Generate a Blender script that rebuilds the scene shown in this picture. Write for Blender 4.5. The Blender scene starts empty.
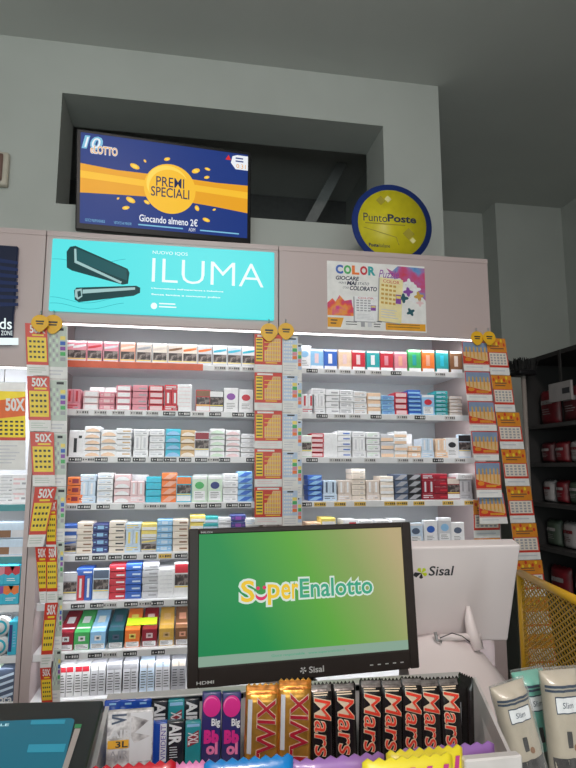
import bpy, bmesh, math, random
from mathutils import Vector, Matrix, Euler
random.seed(7)
scn = bpy.context.scene
COL = scn.collection
V = Vector

# ------------------------------------------------------------------ camera
FPX, YAW = 590.0, math.radians(10)
PITCH = math.atan(84 / FPX)
EYE = V((0, 0, 1.5))
FWD = V((math.sin(YAW) * math.cos(PITCH), math.cos(YAW) * math.cos(PITCH), math.sin(PITCH)))
RGT = V((math.cos(YAW), -math.sin(YAW), 0))
UPV = RGT.cross(FWD)
def at(px, py, Y):                       # point of the photo on the plane at depth Y
    d = FWD + RGT * ((px - 288) / FPX) + UPV * ((384 - py) / FPX)
    return EYE + d * (Y / d.y)
def atz(px, py, z):                      # ... on the level z
    d = FWD + RGT * ((px - 288) / FPX) + UPV * ((384 - py) / FPX)
    return EYE + d * ((z - EYE.z) / d.z)
cam_d = bpy.data.cameras.new('camera'); cam = bpy.data.objects.new('camera', cam_d); COL.objects.link(cam)
cam_d.sensor_fit = 'VERTICAL'; cam_d.sensor_height = 36; cam_d.lens = 36 * FPX / 768
cam_d.clip_start = 0.02
cam.matrix_world = Matrix(((RGT.x, UPV.x, -FWD.x, EYE.x), (RGT.y, UPV.y, -FWD.y, EYE.y), (RGT.z, UPV.z, -FWD.z, EYE.z), (0, 0, 0, 1)))
scn.camera = cam
vs = scn.view_settings; vs.view_transform = 'Standard'; vs.look = 'None'; vs.exposure = 0; vs.gamma = 1; vs.use_curve_mapping = False

# ------------------------------------------------------------------ materials
MATS = {}
def mat(name, rgb, rough=0.5, metal=0.0, noise=0.06, scale=30, coat=0.0, bump=0.0):
    if name in MATS: return MATS[name]
    m = bpy.data.materials.new(name); m.use_nodes = True; nt = m.node_tree
    b = nt.nodes['Principled BSDF']
    b.inputs['Roughness'].default_value = rough; b.inputs['Metallic'].default_value = metal
    if coat: b.inputs['Coat Weight'].default_value = coat; b.inputs['Coat Roughness'].default_value = 0.08
    tc = nt.nodes.new('ShaderNodeTexCoord'); nz = nt.nodes.new('ShaderNodeTexNoise')
    nz.inputs['Scale'].default_value = scale; nz.inputs['Detail'].default_value = 2
    nt.links.new(tc.outputs['Object'], nz.inputs['Vector'])
    rp = nt.nodes.new('ShaderNodeValToRGB')
    rp.color_ramp.elements[0].position = 0.3; rp.color_ramp.elements[1].position = 0.7
    rp.color_ramp.elements[0].color = (*[c * (1 - noise) for c in rgb], 1)
    rp.color_ramp.elements[1].color = (*[min(1, c * (1 + noise)) for c in rgb], 1)
    nt.links.new(nz.outputs['Fac'], rp.inputs['Fac']); nt.links.new(rp.outputs['Color'], b.inputs['Base Color'])
    if bump:
        bp = nt.nodes.new('ShaderNodeBump'); bp.inputs['Strength'].default_value = bump; bp.inputs['Distance'].default_value = 0.003
        nt.links.new(nz.outputs['Fac'], bp.inputs['Height']); nt.links.new(bp.outputs['Normal'], b.inputs['Normal'])
    MATS[name] = m; return m
def ramp_mat(name, stops, scale=60, rough=0.45):      # printed picture: noise through colours
    m = bpy.data.materials.new(name); m.use_nodes = True; nt = m.node_tree; b = nt.nodes['Principled BSDF']
    b.inputs['Roughness'].default_value = rough
    tc = nt.nodes.new('ShaderNodeTexCoord'); nz = nt.nodes.new('ShaderNodeTexNoise'); nz.inputs['Scale'].default_value = scale
    nz.inputs['Detail'].default_value = 3
    rp = nt.nodes.new('ShaderNodeValToRGB'); cr = rp.color_ramp; cr.interpolation = 'LINEAR'
    while len(cr.elements) < len(stops): cr.elements.new(0.5)
    for e, (p, c) in zip(cr.elements, stops): e.position = p; e.color = (*c, 1)
    nt.links.new(tc.outputs['Object'], nz.inputs['Vector']); nt.links.new(nz.outputs['Fac'], rp.inputs['Fac'])
    nt.links.new(rp.outputs['Color'], b.inputs['Base Color']); MATS[name] = m; return m
def emi(name, rgb, strength=1.0, grad=None, ext=None):
    """lit surface; grad = [(pos, rgb)...] along ext = (axis vector, offset, length) in object space: the picture a screen shows, plus a painted reflection on the monitor"""
    if name in MATS: return MATS[name]
    m = bpy.data.materials.new(name); m.use_nodes = True; nt = m.node_tree
    b = nt.nodes['Principled BSDF']; b.inputs['Base Color'].default_value = (0.01, 0.01, 0.01, 1); b.inputs['Roughness'].default_value = 0.35; b.inputs['Specular IOR Level'].default_value = 0.15
    b.inputs['Emission Strength'].default_value = strength; b.inputs['Emission Color'].default_value = (*rgb, 1)
    if grad:
        tc = nt.nodes.new('ShaderNodeTexCoord'); dp = nt.nodes.new('ShaderNodeVectorMath'); dp.operation = 'DOT_PRODUCT'
        dp.inputs[1].default_value = ext[0]
        nt.links.new(tc.outputs['Object'], dp.inputs[0])
        mp = nt.nodes.new('ShaderNodeMapRange'); mp.inputs[1].default_value = ext[1]; mp.inputs[2].default_value = ext[1] + ext[2]
        nt.links.new(dp.outputs['Value'], mp.inputs[0])
        rp = nt.nodes.new('ShaderNodeValToRGB'); cr = rp.color_ramp
        while len(cr.elements) < len(grad): cr.elements.new(0.5)
        for e, (p, c) in zip(cr.elements, grad): e.position = p; e.color = (*c, 1)
        nt.links.new(mp.outputs[0], rp.inputs['Fac']); nt.links.new(rp.outputs['Color'], b.inputs['Emission Color'])
    MATS[name] = m; return m

PAL = {  # colours of packs and print
 'white': (.82, .82, .84), 'cream': (.80, .71, .62), 'pink': (.72, .27, .33), 'pale pink': (.80, .58, .60), 'red': (.58, .03, .05),
 'orange': (.85, .20, .04), 'salmon': (.82, .40, .28), 'cyan': (.05, .48, .66), 'blue': (.04, .13, .50), 'light blue': (.28, .52, .78),
 'pale blue': (.58, .70, .84), 'navy': (.035, .05, .2), 'grey': (.36, .36, .39), 'pale grey': (.62, .62, .66), 'tan': (.62, .40, .19),
 'gold': (.60, .36, .07), 'yellow': (.85, .68, .16), 'teal': (.03, .36, .38), 'green': (.07, .42, .12), 'dark red': (.27, .015, .03),
 'black': (.025, .025, .03), 'brown': (.24, .11, .05), 'purple': (.26, .07, .38), 'slate': (.09, .12, .19), 'pale green': (.60, .74, .60),
 'beige': (.70, .60, .54), 'peach': (.85, .60, .42), 'dark teal': (.02, .10, .13), 'turquoise': (.03, .50, .66)}
def pal(c): return mat('print_' + c.replace(' ', '_'), PAL[c], 0.38, noise=0.05, scale=90)
PIC = ramp_mat('warning_picture', [(.3, (.012, .012, .014)), (.5, (.07, .05, .05)), (.62, (.30, .25, .23)), (.72, (.04, .04, .055))], 60)
PAPER = mat('paper_white', (.80, .79, .78), 0.55)
INK = mat('ink_dark', (.03, .03, .035), 0.5)
HEAD = mat('cabinet_laminate', (.50, .405, .40), 0.45, noise=0.02, scale=4)
SHELF = mat('shelf_white', (.84, .84, .86), 0.35, noise=0.03)
BACKP = mat('cabinet_back', (.56, .58, .61), 0.5, noise=0.03, scale=5)
WALLM = mat('wall_paint', (.46, .485, .46), 0.85, noise=0.035, scale=3, bump=0.05)
CEILM = mat('ceiling_paint', (.56, .575, .55), 0.9, noise=0.03, scale=2)
BLACKP = mat('black_plastic', (.012, .012, .013), 0.35)
BEZEL = mat('bezel_plastic', (.035, .027, .025), 0.4)
WHITEP = mat('white_plastic', (.86, .77, .77), 0.32, noise=0.02, scale=5, coat=0.2)
for n_ in ('black_plastic', 'bezel_plastic'): MATS[n_].node_tree.nodes['Principled BSDF'].inputs['Specular IOR Level'].default_value = .22
METAL = mat('grey_metal', (.45, .45, .46), 0.35, metal=0.8)

# ------------------------------------------------------------------ mesh builder
class Flat:                              # bilinear sheet: u to the right, v down, off towards the viewer
    def __init__(s, tl, tr, bl, br):
        s.c = [V(tl), V(tr), V(bl), V(br)]
        s.n = (s.c[2] - s.c[0]).cross(s.c[1] - s.c[0]).normalized()
    def __call__(s, u, v, off=0.0):
        a, b, c, d = s.c
        return (a * (1 - u) + b * u) * (1 - v) + (c * (1 - u) + d * u) * v + s.n * off
def sheet(x0, z1, x1, z0, y=0.0): return Flat((x0, y, z1), (x1, y, z1), (x0, y, z0), (x1, y, z0))
def planar(tl, tr, bl, px, py):          # fourth corner on the plane of the other three
    n = (tr - tl).cross(bl - tl); d = FWD + RGT * ((px - 288) / FPX) + UPV * ((384 - py) / FPX)
    return Flat(tl, tr, bl, EYE + d * ((tl - EYE).dot(n) / d.dot(n)))
TXT = {}
def text2d(s, bold=0.0, shear=0.0):
    k = (s, bold, shear)
    if k in TXT: return TXT[k]
    cu = bpy.data.curves.new('lettering', 'FONT'); cu.body = s; cu.offset = bold; cu.shear = shear; cu.dimensions = '2D'; cu.fill_mode = 'FRONT'
    cu.resolution_u = 3
    ob = bpy.data.objects.new('lettering', cu); me = ob.to_mesh()
    vv = [(v.co.x, v.co.y) for v in me.vertices]; ff = [tuple(p.vertices) for p in me.polygons]
    ob.to_mesh_clear(); bpy.data.objects.remove(ob); bpy.data.curves.remove(cu)
    TXT[k] = (vv, ff); return TXT[k]
class MB:
    def __init__(s): s.v = []; s.f = []; s.m = []; s.mats = []; s.sm = []
    def mi(s, m):
        if m not in s.mats: s.mats.append(m)
        return s.mats.index(m)
    def add(s, vs_, fs, m, smooth=False):
        b = len(s.v); i = s.mi(m); s.v += [V(p) for p in vs_]
        for f in fs: s.f.append(tuple(b + k for k in f)); s.m.append(i); s.sm.append(smooth)
        return s
    def box(s, lo, hi, m, bev=0.0, M=None, bm_seg=1):
        lo, hi = V(lo), V(hi); bm = bmesh.new()
        bmesh.ops.create_cube(bm, size=1)
        for v in bm.verts: v.co = V([(lo[k] + hi[k]) / 2 + v.co[k] * (hi[k] - lo[k]) for k in range(3)])
        if bev: bmesh.ops.bevel(bm, geom=bm.edges[:], offset=bev, segments=bm_seg, profile=0.6, affect='EDGES')
        bm.verts.index_update()
        s.add([(M @ v.co) if M else v.co.copy() for v in bm.verts], [[v.index for v in f.verts] for f in bm.faces], m, bm_seg > 1)
        bm.free(); return s
    def prism(s, pts, ax, a, b, m):      # outline pts (2-D) along axis ax from a to b
        n = len(pts)
        def P(p, t): return V((t, p[0], p[1])) if ax == 0 else V((p[0], t, p[1])) if ax == 1 else V((p[0], p[1], t))
        s.add([P(p, a) for p in pts] + [P(p, b) for p in pts],
              [tuple(range(n - 1, -1, -1)), tuple(range(n, 2 * n))] + [(k, (k + 1) % n, n + (k + 1) % n, n + k) for k in range(n)], m); return s
    def tube(s, path, r, m, n=10, cap=True):
        path = [V(p) for p in path]; rs = r if isinstance(r, (list, tuple)) else [r] * len(path); rings = []; b = []
        for i, p in enumerate(path):
            t = (path[min(i + 1, len(path) - 1)] - path[max(i - 1, 0)]).normalized()
            a = t.cross(V((0, 0, 1)) if abs(t.z) < .9 else V((1, 0, 0))).normalized(); c = t.cross(a)
            b += [p + (a * math.cos(2 * math.pi * k / n) + c * math.sin(2 * math.pi * k / n)) * rs[i] for k in range(n)]
        fs = [(i * n + k, i * n + (k + 1) % n, (i + 1) * n + (k + 1) % n, (i + 1) * n + k) for i in range(len(path) - 1) for k in range(n)]
        if cap: fs += [tuple(range(n - 1, -1, -1)), tuple((len(path) - 1) * n + k for k in range(n))]
        return s.add(b, fs, m, True)
    # print on a sheet
    def rect(s, S, u0, v0, u1, v1, m, off=0.0004):
        if not isinstance(S, Flat):
            a, c = (10 if u1 - u0 > .3 else 3), (10 if v1 - v0 > .1 else 3)
            return s.add([S(u0 + (u1 - u0) * i / a, v0 + (v1 - v0) * j / c, off) for j in range(c + 1) for i in range(a + 1)],
                         [(j * (a + 1) + i, (j + 1) * (a + 1) + i, (j + 1) * (a + 1) + i + 1, j * (a + 1) + i + 1) for j in range(c) for i in range(a)], m, True)
        return s.add([S(u0, v1, off), S(u1, v1, off), S(u1, v0, off), S(u0, v0, off)], [(0, 1, 2, 3)], m)
    def poly(s, S, pts, m, off=0.0004): return s.add([S(u, v, off) for u, v in pts], [tuple(range(len(pts)))], m)
    def disc(s, S, cu, cv, ru, rv, m, off=0.0004, n=28, a=0.0):
        return s.poly(S, [(cu + ru * math.cos(t) * math.cos(a) - ru * math.sin(t) * math.sin(a) * .6, cv + rv * math.sin(t) * math.cos(a) * (1 if not a else .6) + rv * math.cos(t) * math.sin(a)) for t in [-2 * math.pi * k / n for k in range(n)]], m, off)
    def text(s, S, t, u0, v0, u1, v1, m, off=0.0006, bold=0.0, shear=0.0, rot=0, grow=None):
        vv, ff = text2d(t, bold, shear)
        ref = text2d(t, 0.0 if grow is not None else bold, shear)[0]
        x0 = min(p[0] for p in ref); x1 = max(p[0] for p in ref); y0 = min(p[1] for p in ref); y1 = max(p[1] for p in ref)
        out = []
        for x, y in vv:
            a, b = (x - x0) / (x1 - x0), (y - y0) / (y1 - y0)
            if rot == 0: u, v = u0 + (u1 - u0) * a, v1 + (v0 - v1) * b
            elif rot == 1: u, v = u1 - (u1 - u0) * b, v1 + (v0 - v1) * a      # reads bottom to top
            else: u, v = u0 + (u1 - u0) * b, v0 + (v1 - v0) * a               # reads top to bottom
            out.append(S(u, v, off))
        return s.add(out, ff, m)
    def lines(s, S, u0, v0, u1, v1, n, m, fill=0.4, off=0.0006, rnd=0.35):     # lines of tiny unreadable print
        h = (v1 - v0) / n
        for k in range(n): s.rect(S, u0, v0 + k * h, u1 - (u1 - u0) * random.random() * rnd, v0 + k * h + h * fill, m, off)
        return s
    def paper(s, S, m, th=0.0006, back=None):
        a = [S(0, 1), S(1, 1), S(1, 0), S(0, 0)]; b = [p - S.n * th for p in a]
        s.add(a, [(0, 1, 2, 3)], m); s.add(a + b, [(7, 6, 5, 4)] + [((k + 1) % 4, k, 4 + k, 4 + (k + 1) % 4) for k in range(4)], back or m); return s
    def mesh(s, name):
        me = bpy.data.meshes.new(name); me.from_pydata([tuple(p) for p in s.v], [], s.f)
        for m in s.mats: me.materials.append(m)
        me.polygons.foreach_set('material_index', s.m); me.polygons.foreach_set('use_smooth', s.sm); me.update(); return me
    def obj(s, name, parent=None, world=False, loc=None, rot=None):
        if world and parent is not None:
            I = parent_mw(parent).inverted(); s.v = [I @ p for p in s.v]
        if world and parent is None and loc is not None: s.v = [p - V(loc) for p in s.v]
        o = bpy.data.objects.new(name, s.mesh(name)); COL.objects.link(o)
        if parent is not None: o.parent = parent
        if loc is not None: o.location = loc
        if rot is not None: o.rotation_euler = rot
        return o
def parent_mw(o):
    M = Matrix.LocRotScale(o.location, o.rotation_euler, o.scale)
    return (parent_mw(o.parent) @ M) if o.parent else M
def tag(o, label=None, cat=None, group=None, kind=None):
    if label: o['label'] = label
    if cat: o['category'] = cat
    if group: o['group'] = group
    if kind: o['kind'] = kind
    return o
def thing(name, loc, label, cat, group=None, rot=(0, 0, 0)):
    o = bpy.data.objects.new(name, None); COL.objects.link(o); o.empty_display_size = .05
    o.location = loc; o.rotation_euler = rot
    return tag(o, label, cat, group)
def struct(name, mb): o = mb.obj(name); o['kind'] = 'structure'; return o
ORD = ['first', 'second', 'third', 'fourth', 'fifth', 'sixth', 'seventh', 'eighth', 'ninth', 'tenth', 'eleventh', 'twelfth', 'thirteenth', 'fourteenth', 'fifteenth', 'sixteenth']

# ------------------------------------------------------------------ the room
WY, CZ = 2.85, 3.62
X0, X1, YF, YB = -3.2, 3.05, -3.0, 4.36
X1 = at(563, 240, 4.15).x
struct('floor', MB().box((X0, YF, -.1), (X1, YB, 0), mat('floor_tile', (.46, .44, .42), .5, noise=.15, scale=6)))
struct('ceiling', MB().box((X0, YF, CZ), (X1, YB, CZ + .1), CEILM))
NL, NR, NB, NT = at(62, 97, WY).x, at(383, 124, WY).x, 2.765, 3.345
WX = at(440.5, 150, WY).x
w = MB()
for lo, hi in (((X0, 0), (NL, CZ)), ((NR, 0), (WX, CZ)), ((NL, 0), (NR, NB)), ((NL, NT), (NR, CZ))):
    w.box((lo[0], WY, lo[1]), (hi[0], WY + .3, hi[1]), WALLM)
struct('wall_back', w)
struct('wall_partition_added', MB().box((WX - .12, WY + .3, 0), (WX, YB, CZ), WALLM))  # unseen wall added to keep the room behind the opening dark
SHADEW = mat('wall_store_shade', (.13, .13, .13), .9)  # darkness of the unlit room painted into the wall colour
struct('wall_far', MB().box((X0, YB - .02, 0), (WX - .12, YB + .1, CZ), SHADEW).box((WX - .12, YB, 0), (X1 + .1, YB + .1, CZ), WALLM))
struct('trim_1', MB().box((at(500, 300, 4.15).x, 4.15, 0), (X1, YB, CZ), WALLM))
struct('wall_right', MB().box((X1, YF, 0), (X1 + .1, YB, CZ), WALLM))
struct('wall_left', MB().box((X0 - .1, YF, 0), (X0, YB, CZ), WALLM))
# shop front behind the viewer: a wall with one wide opening that lets the daylight in
struct('wall_front', MB().box((X0, YF - .1, 0), (X1, YF, .5), WALLM).box((X0, YF - .1, 2.9), (X1, YF, CZ), WALLM).box((X0, YF - .1, .5), (-2.3, YF, 2.9), WALLM).box((1.2, YF - .1, .5), (X1, YF, 2.9), WALLM))
struct('wall_side_added', MB().box((.95, -.75, 0), (X1, -.62, CZ), WALLM))  # unseen wall added to hold daylight off the right side
# sloping soffit seen in the dark opening
p0, p1 = at(303, 236, 3.9), at(347, 154, 3.9)
dv = (p1 - p0).normalized(); sd = V((dv.z, 0, -dv.x))
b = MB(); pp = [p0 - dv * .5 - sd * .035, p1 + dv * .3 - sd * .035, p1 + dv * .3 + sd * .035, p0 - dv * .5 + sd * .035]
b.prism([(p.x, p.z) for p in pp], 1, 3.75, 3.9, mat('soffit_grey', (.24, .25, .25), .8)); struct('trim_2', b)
# wall box at the far left
bx = thing('hanging_alarm_box', at(-4, 171, WY), 'beige wall box with brown front on the grey wall, at far left above the cabinets', 'alarm')
MB().box((-.07, -.035, -.085), (.063, 0, .085), mat('aged_beige', (.52, .48, .40), .5), .014, bm_seg=3).obj('housing', bx)
MB().box((-.05, -.047, -.066), (.04, -.035, .07), mat('brown_cover', (.17, .10, .08), .35), .008, bm_seg=2).obj('cover', bx)

# ------------------------------------------------------------------ display cabinets
CY = 2.28
ROWY = [2.40, 2.385, 2.37, 2.355, 2.335, 2.315, 2.30, 2.29]
LIPZ = [at(165, 366.5, ROWY[0]).z, at(165, 413.5, ROWY[1]).z, at(165, 459.7, ROWY[2]).z, at(165, 506, ROWY[3]).z,
        at(165, 556, ROWY[4]).z, at(120, 604.5, ROWY[5]).z, at(120, 654, ROWY[6]).z, at(120, 701, ROWY[7]).z]
LIPH = .012
ROWPY = [352, 400, 442, 487, 535, 582, 632, 678]     # height in the photo where each row's columns were read
TOPZ = at(278, 245.5, CY).z
HBZ = at(165, 326, CY).z
LED = emi('led_strip', (1, .98, .96), 3.0)
TAGD = mat('tag_dark', (.03, .03, .035), .4); TAGP = mat('tag_pale', (.62, .60, .60), .4); TAGY = mat('tag_yellow', (.75, .5, .1), .4)
def tag_mesh(kind):
    b = MB(); base, ink = {'dark': (TAGD, PAPER), 'pale': (TAGP, INK), 'yellow': (TAGY, INK)}[kind]
    b.box((-.024, -.003, -.008), (.024, 0, .008), base, .0008)
    S = sheet(-.024, .008, .024, -.008, -.003)
    b.rect(S, .1, .3, .18, .7, ink); b.rect(S, .28, .42, .42, .58, ink); b.rect(S, .5, .25, .62, .75, ink); b.rect(S, .68, .25, .78, .75, ink); b.rect(S, .84, .25, .93, .75, ink)
    return b.mesh('price_tag')
TAGM = {k: tag_mesh(k) for k in ('dark', 'pale', 'yellow')}
def area(name, loc, sx, sy, power, direction, color=(1, 1, 1)):
    d = bpy.data.lights.new(name, 'AREA'); d.shape = 'RECTANGLE'; d.size = sx; d.size_y = sy; d.energy = power; d.color = color
    o = bpy.data.objects.new(name, d); COL.objects.link(o); o.location = loc
    o.rotation_euler = V(direction).to_track_quat('-Z', 'Y').to_euler(); return o
def cabinet(xl, xr, il, ir, label, rows, tags, shelfp=7.0, HBZ=HBZ, ledp=.5):
    t = thing('display_cabinet', ((xl + xr) / 2, CY, 0), label, 'cabinet')
    g = .0015
    MB().box((xl + g, CY + .022, 0), (il, 2.80, TOPZ - .02), HEAD).box((xl + g, CY, 0), (il, CY + .022, HBZ), HEAD).obj('side_panel', t, True)
    MB().box((ir, CY + .022, 0), (xr - g, 2.80, TOPZ - .02), HEAD).box((ir, CY, 0), (xr - g, CY + .022, HBZ), HEAD).obj('side_panel', t, True)
    MB().box((il, 2.77, .1), (ir, 2.80, TOPZ - .02), BACKP).obj('back_panel', t, True)
    MB().box((xl + g, CY, TOPZ - .02), (xr - g, 2.80, TOPZ), HEAD).obj('top_panel', t, True)
    MB().box((xl + g, CY, HBZ), (xr - g, CY + .022, TOPZ - .02), HEAD, .002).obj('header_panel', t, True)
    MB().box((il, 2.33, .0), (ir, 2.77, LIPZ[7] - .05), HEAD).obj('plinth', t, True)
    MB().box((il + .01, CY + .024, HBZ - .004), (ir - .01, CY + .036, HBZ + .008), LED).obj('led_strip', t, True)
    area('header_led', ((il + ir) / 2, CY + .14, HBZ - .012), ir - il - .04, .012, ledp * 1.7, (0, .8, -1), (.93, .97, 1))
    for k in rows:
        z, y = LIPZ[k], ROWY[k]
        s = MB().box((il, y, z - LIPH), (ir, y + .004, z + LIPH), SHELF, .001).box((il, y + .004, z + LIPH - .006), (ir, 2.77, z + LIPH), SHELF).obj('shelf', t, True)
        if k < 7:
            area('shelf_fill', ((il + ir) / 2, y + .006, z - LIPH - .004), ir - il - .05, .01, shelfp * .082, (0, .65, -1), (.95, .98, 1))  # added fill lamp under each shelf lip, no fitting there
        for (px, kind) in tags.get(k, ()):
            p = at(px, ROWPY[k] + 22, y)
            o = bpy.data.objects.new('price_tag', TAGM[kind]); COL.objects.link(o); o.parent = s
            o.location = (p.x - t.location.x, y - t.location.y, z)
    return t
D, P_, Y_ = 'dark', 'pale', 'yellow'
def tg(d, p='', y=''):
    return [(float(q), k) for k, s in ((D, d), (P_, p), (Y_, y)) for q in s.split()]
tagsC = {1: tg('169 184 215 238 252', '82 100 118 136 152 198'), 2: tg('75 101 124 139 157 170 185 201 224 252', '88 213'), 3: tg('84 103 128 201 215 232 245', '70 160 184 150'),
         4: tg('82 99 115 130 150 181', '', '165'), 5: tg('78 97 131 157 181', '110 145'), 6: tg('72 95 130 158', '110'), 0: tg('', '220 234 248')}
tagsR = {0: tg('312 396', '330 345 360 376 440'), 1: tg('322 376 420', '340 355 402 450'), 2: tg('312 438', '335 346 370 403 418 460', ''), 3: tg('306', '', '320 340 360 390 402 419 448 470')}
tagsL = {}
cabC = cabinet(-.535, .364, -.502, .318, 'middle white tobacco display cabinet with turquoise lit header and eight packed shelves', range(8), tagsC)
cabR = cabinet(.364, at(487, 262, CY).x + .004, .420, 1.232, 'right hand tobacco display cabinet with plain header below the round yellow sign', range(8), tagsR)
cabL = cabinet(-1.6, -.535, -1.53, -.552, 'left display cabinet cut by the photo edge, with dark blue header light box', range(3, 8), tagsL, HBZ=at(10, 366, CY).z, ledp=3.2)
# orange edge strip on the top shelf, a part of the middle cabinet
pa, pb = at(66, 366, ROWY[0]).x, at(203, 366, ROWY[0]).x
o = MB().box((pa, ROWY[0] - .004, LIPZ[0] - .013), (pb, ROWY[0] - .0005, LIPZ[0] + .014), mat('orange_strip', (.72, .13, .06), .45), .001).obj('edge_strip', cabC, True)
o['label'] = 'orange plastic edge strip'
# ---- lit header of the middle cabinet
tl, tr, bl, br = [at(x, y, CY - .014) for x, y in ((52.5, 238), (274.5, 252), (51, 310.5), (273.5, 320))]
ax, bx_ = tl.x, tr.x; zt = (tl.z + tr.z) / 2; zb = (bl.z + br.z) / 2
zt, zb = max(zt, zb), min(zt, zb)
b = MB().box((ax, CY - .014, zb), (bx_, CY, zt), emi('lightbox_cyan', (.035, .62, .66), 1.0,
    [(0, (.03, .52, .58)), (.45, (.025, .56, .63)), (1, (.10, .78, .80))], (V((1.0, 0, .6)), (ax + .085) , .9)), .004)
lb = b.obj('light_box', cabC, True); lb['label'] = 'turquoise lit advertising box'
S = sheet(ax, zt, bx_, zb, CY - .0145)
def U(x): return (x - 52) / 222.0
def Vv(x, y): t_ = 238 + 14 * (x - 52) / 222.; b_ = 310.5 + 9.5 * (x - 51) / 222.; return (y - t_) / (b_ - t_)
EW = emi('lit_white', (.88, 1, 1), 1.0)
txt = MB()
txt.text(S, 'ILUMA', U(149), Vv(149, 258), U(262.5), Vv(262, 288), EW, bold=-.012)
txt.text(S, 'NUOVO IQOS', U(149), Vv(149, 250.5), U(184), Vv(184, 256.5), EW)
txt.text(S, "L'innovazione dell'esperienza a induzione", U(149), Vv(149, 287.5), U(221), Vv(221, 293), EW, bold=.03)
txt.text(S, 'Senza lamina e consumo pulito', U(149), Vv(149, 293.5), U(218), Vv(218, 299), EW, bold=.025)
txt.disc(S, U(152), Vv(152, 306), .014, .045, EW); txt.lines(S, U(157), Vv(157, 303), U(175), Vv(175, 310), 2, EW)
txt.obj('lettering', lb, True)
dev = MB(); DG = emi('lit_dark_green', (.004, .045, .05), 1.0); DG2 = emi('lit_mid_green', (.01, .09, .10), 1.0); SL = emi('lit_silver', (.35, .55, .55), 1.0)
def q(pts): return [(U(x), Vv(x, y)) for x, y in pts]
dev.poly(S, q([(66, 252), (69, 247), (74, 246), (125, 269), (127, 273), (126, 284), (121, 285), (72, 271), (67, 268)]), DG)
dev.poly(S, q([(74, 248), (124, 270), (125, 281), (77, 262), (74, 260)]), DG2, .0006)
dev.poly(S, q([(73, 249), (75, 249), (76, 261), (120, 282), (119, 284), (74, 263)]), SL, .0007)
dev.poly(S, q([(75, 291), (77, 288), (134, 286), (138, 288), (138, 293), (132, 296), (80, 302.5), (76, 300)]), DG)
dev.poly(S, q([(83, 290), (133, 287.5), (133, 290), (83, 294)]), SL, .0006)
dev.poly(S, q([(76, 290), (82, 289), (83, 297), (79, 300), (76, 297)]), SL, .0006)
dev.poly(S, q([(78, 292), (81, 291), (82, 296), (79, 298)]), DG, .0008)
LT = emi('lit_line', (.02, .45, .5), 1.0)
for y0 in (262, 300, 306):
    pts = [(53 + k * 2.4, y0 + 3 * math.sin(k * .22 + y0)) for k in range(0, 30)]
    pts = [(x, y) for x, y in pts if y < 309]
    for (xa, ya), (xb, yb) in zip(pts, pts[1:]): dev.poly(S, q([(xa, ya), (xa, ya + .5), (xb, yb + .5), (xb, yb)]), LT, .0002)
dev.obj('product_picture', lb, True)
# ---- dark blue box of the left cabinet
tr, br = at(18, 246, CY - .02), at(18.5, 345, CY - .02)
b = MB().box((-1.3, CY - .02, br.z), (tr.x, CY, tr.z), emi('lightbox_navy', (.008, .012, .03), 1.0), .004)
lb = b.obj('light_box', cabL, True); lb['label'] = 'dark blue lit advertising box'
S = Flat(at(-40, 242, CY - .0205), at(18, 246, CY - .0205), at(-40, 345, CY - .0205), at(18.5, 345, CY - .0205))
b = MB(); b.text(S, 'ds', (-1 + 40) / 58, .735, (11.5 + 40) / 58, .845, EW, bold=.01); b.text(S, 'HEAT ZONE', .5, .86, (12 + 40) / 58, .905, EW)
b.rect(S, 0, .93, 1, 1, EW, .0003); b.obj('lettering', lb, True)
b = MB(); BL2 = emi('lit_blue_glow', (.01, .02, .07), 1.0)
for k in range(7): b.poly(S, [(.1, .1 + k * .08), (1, .16 + k * .07), (1, .19 + k * .07), (.1, .16 + k * .08)], BL2, .0003)
b.obj('wave_picture', lb, True)
# base of left cabinet dark lip
b = MB().box((-1.53, 2.262, LIPZ[7] - .05), (-.552, 2.278, LIPZ[7] + .02), BLACKP, .003); S = Flat(at(-8, 697, 2.2615), at(12, 697, 2.2615), at(-8, 703, 2.2615), at(12, 703, 2.2615))
b.text(S, 'oca', .3, .05, 1, .95, PAPER, bold=.02); b.obj('front_lip', cabL, True)

# ------------------------------------------------------------------ packs
def pack_lying(style, c1, c2):
    """end of a pack lying flat: 55 wide, 88 deep, height 1 (scaled)"""
    b = MB(); w_, h = .0275, .024
    b.box((-w_, 0, 0), (w_, .088, h), pal(c1), .0012)
    S = sheet(-w_, h, w_, 0, 0)
    if style == 'a': b.poly(S, [(.06, .95), (.94, .95), (.94, .75), (.75, .45), (.5, .33), (.25, .45), (.06, .75)], pal(c2))
    if style == 's': b.rect(S, .42, .42, .92, .66, pal(c2)); b.rect(S, .1, .45, .34, .6, pal(c1 if c1 != c2 else 'white'))
    if style == 'b': b.rect(S, .04, .5, .96, .95, pal(c2))
    if style == 'q': b.rect(S, .3, .25, .7, .75, pal(c2)); b.rect(S, .08, .42, .22, .58, pal(c2)); b.rect(S, .78, .42, .92, .58, pal(c2))
    if style == 'd': b.poly(S, [(.05, .9), (.5, .12), (.95, .12), (.95, .3), (.55, .9)], pal(c2))
    if style == 'e': b.rect(S, .1, .16, .9, .84, pal(c2))
    if style == 'l': b.rect(S, .1, .25, .8, .4, pal(c2)); b.rect(S, .1, .56, .5, .7, pal(c2)); b.rect(S, .62, .56, .86, .7, pal('grey'))
    return b.mesh('cigarette_pack')
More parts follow.
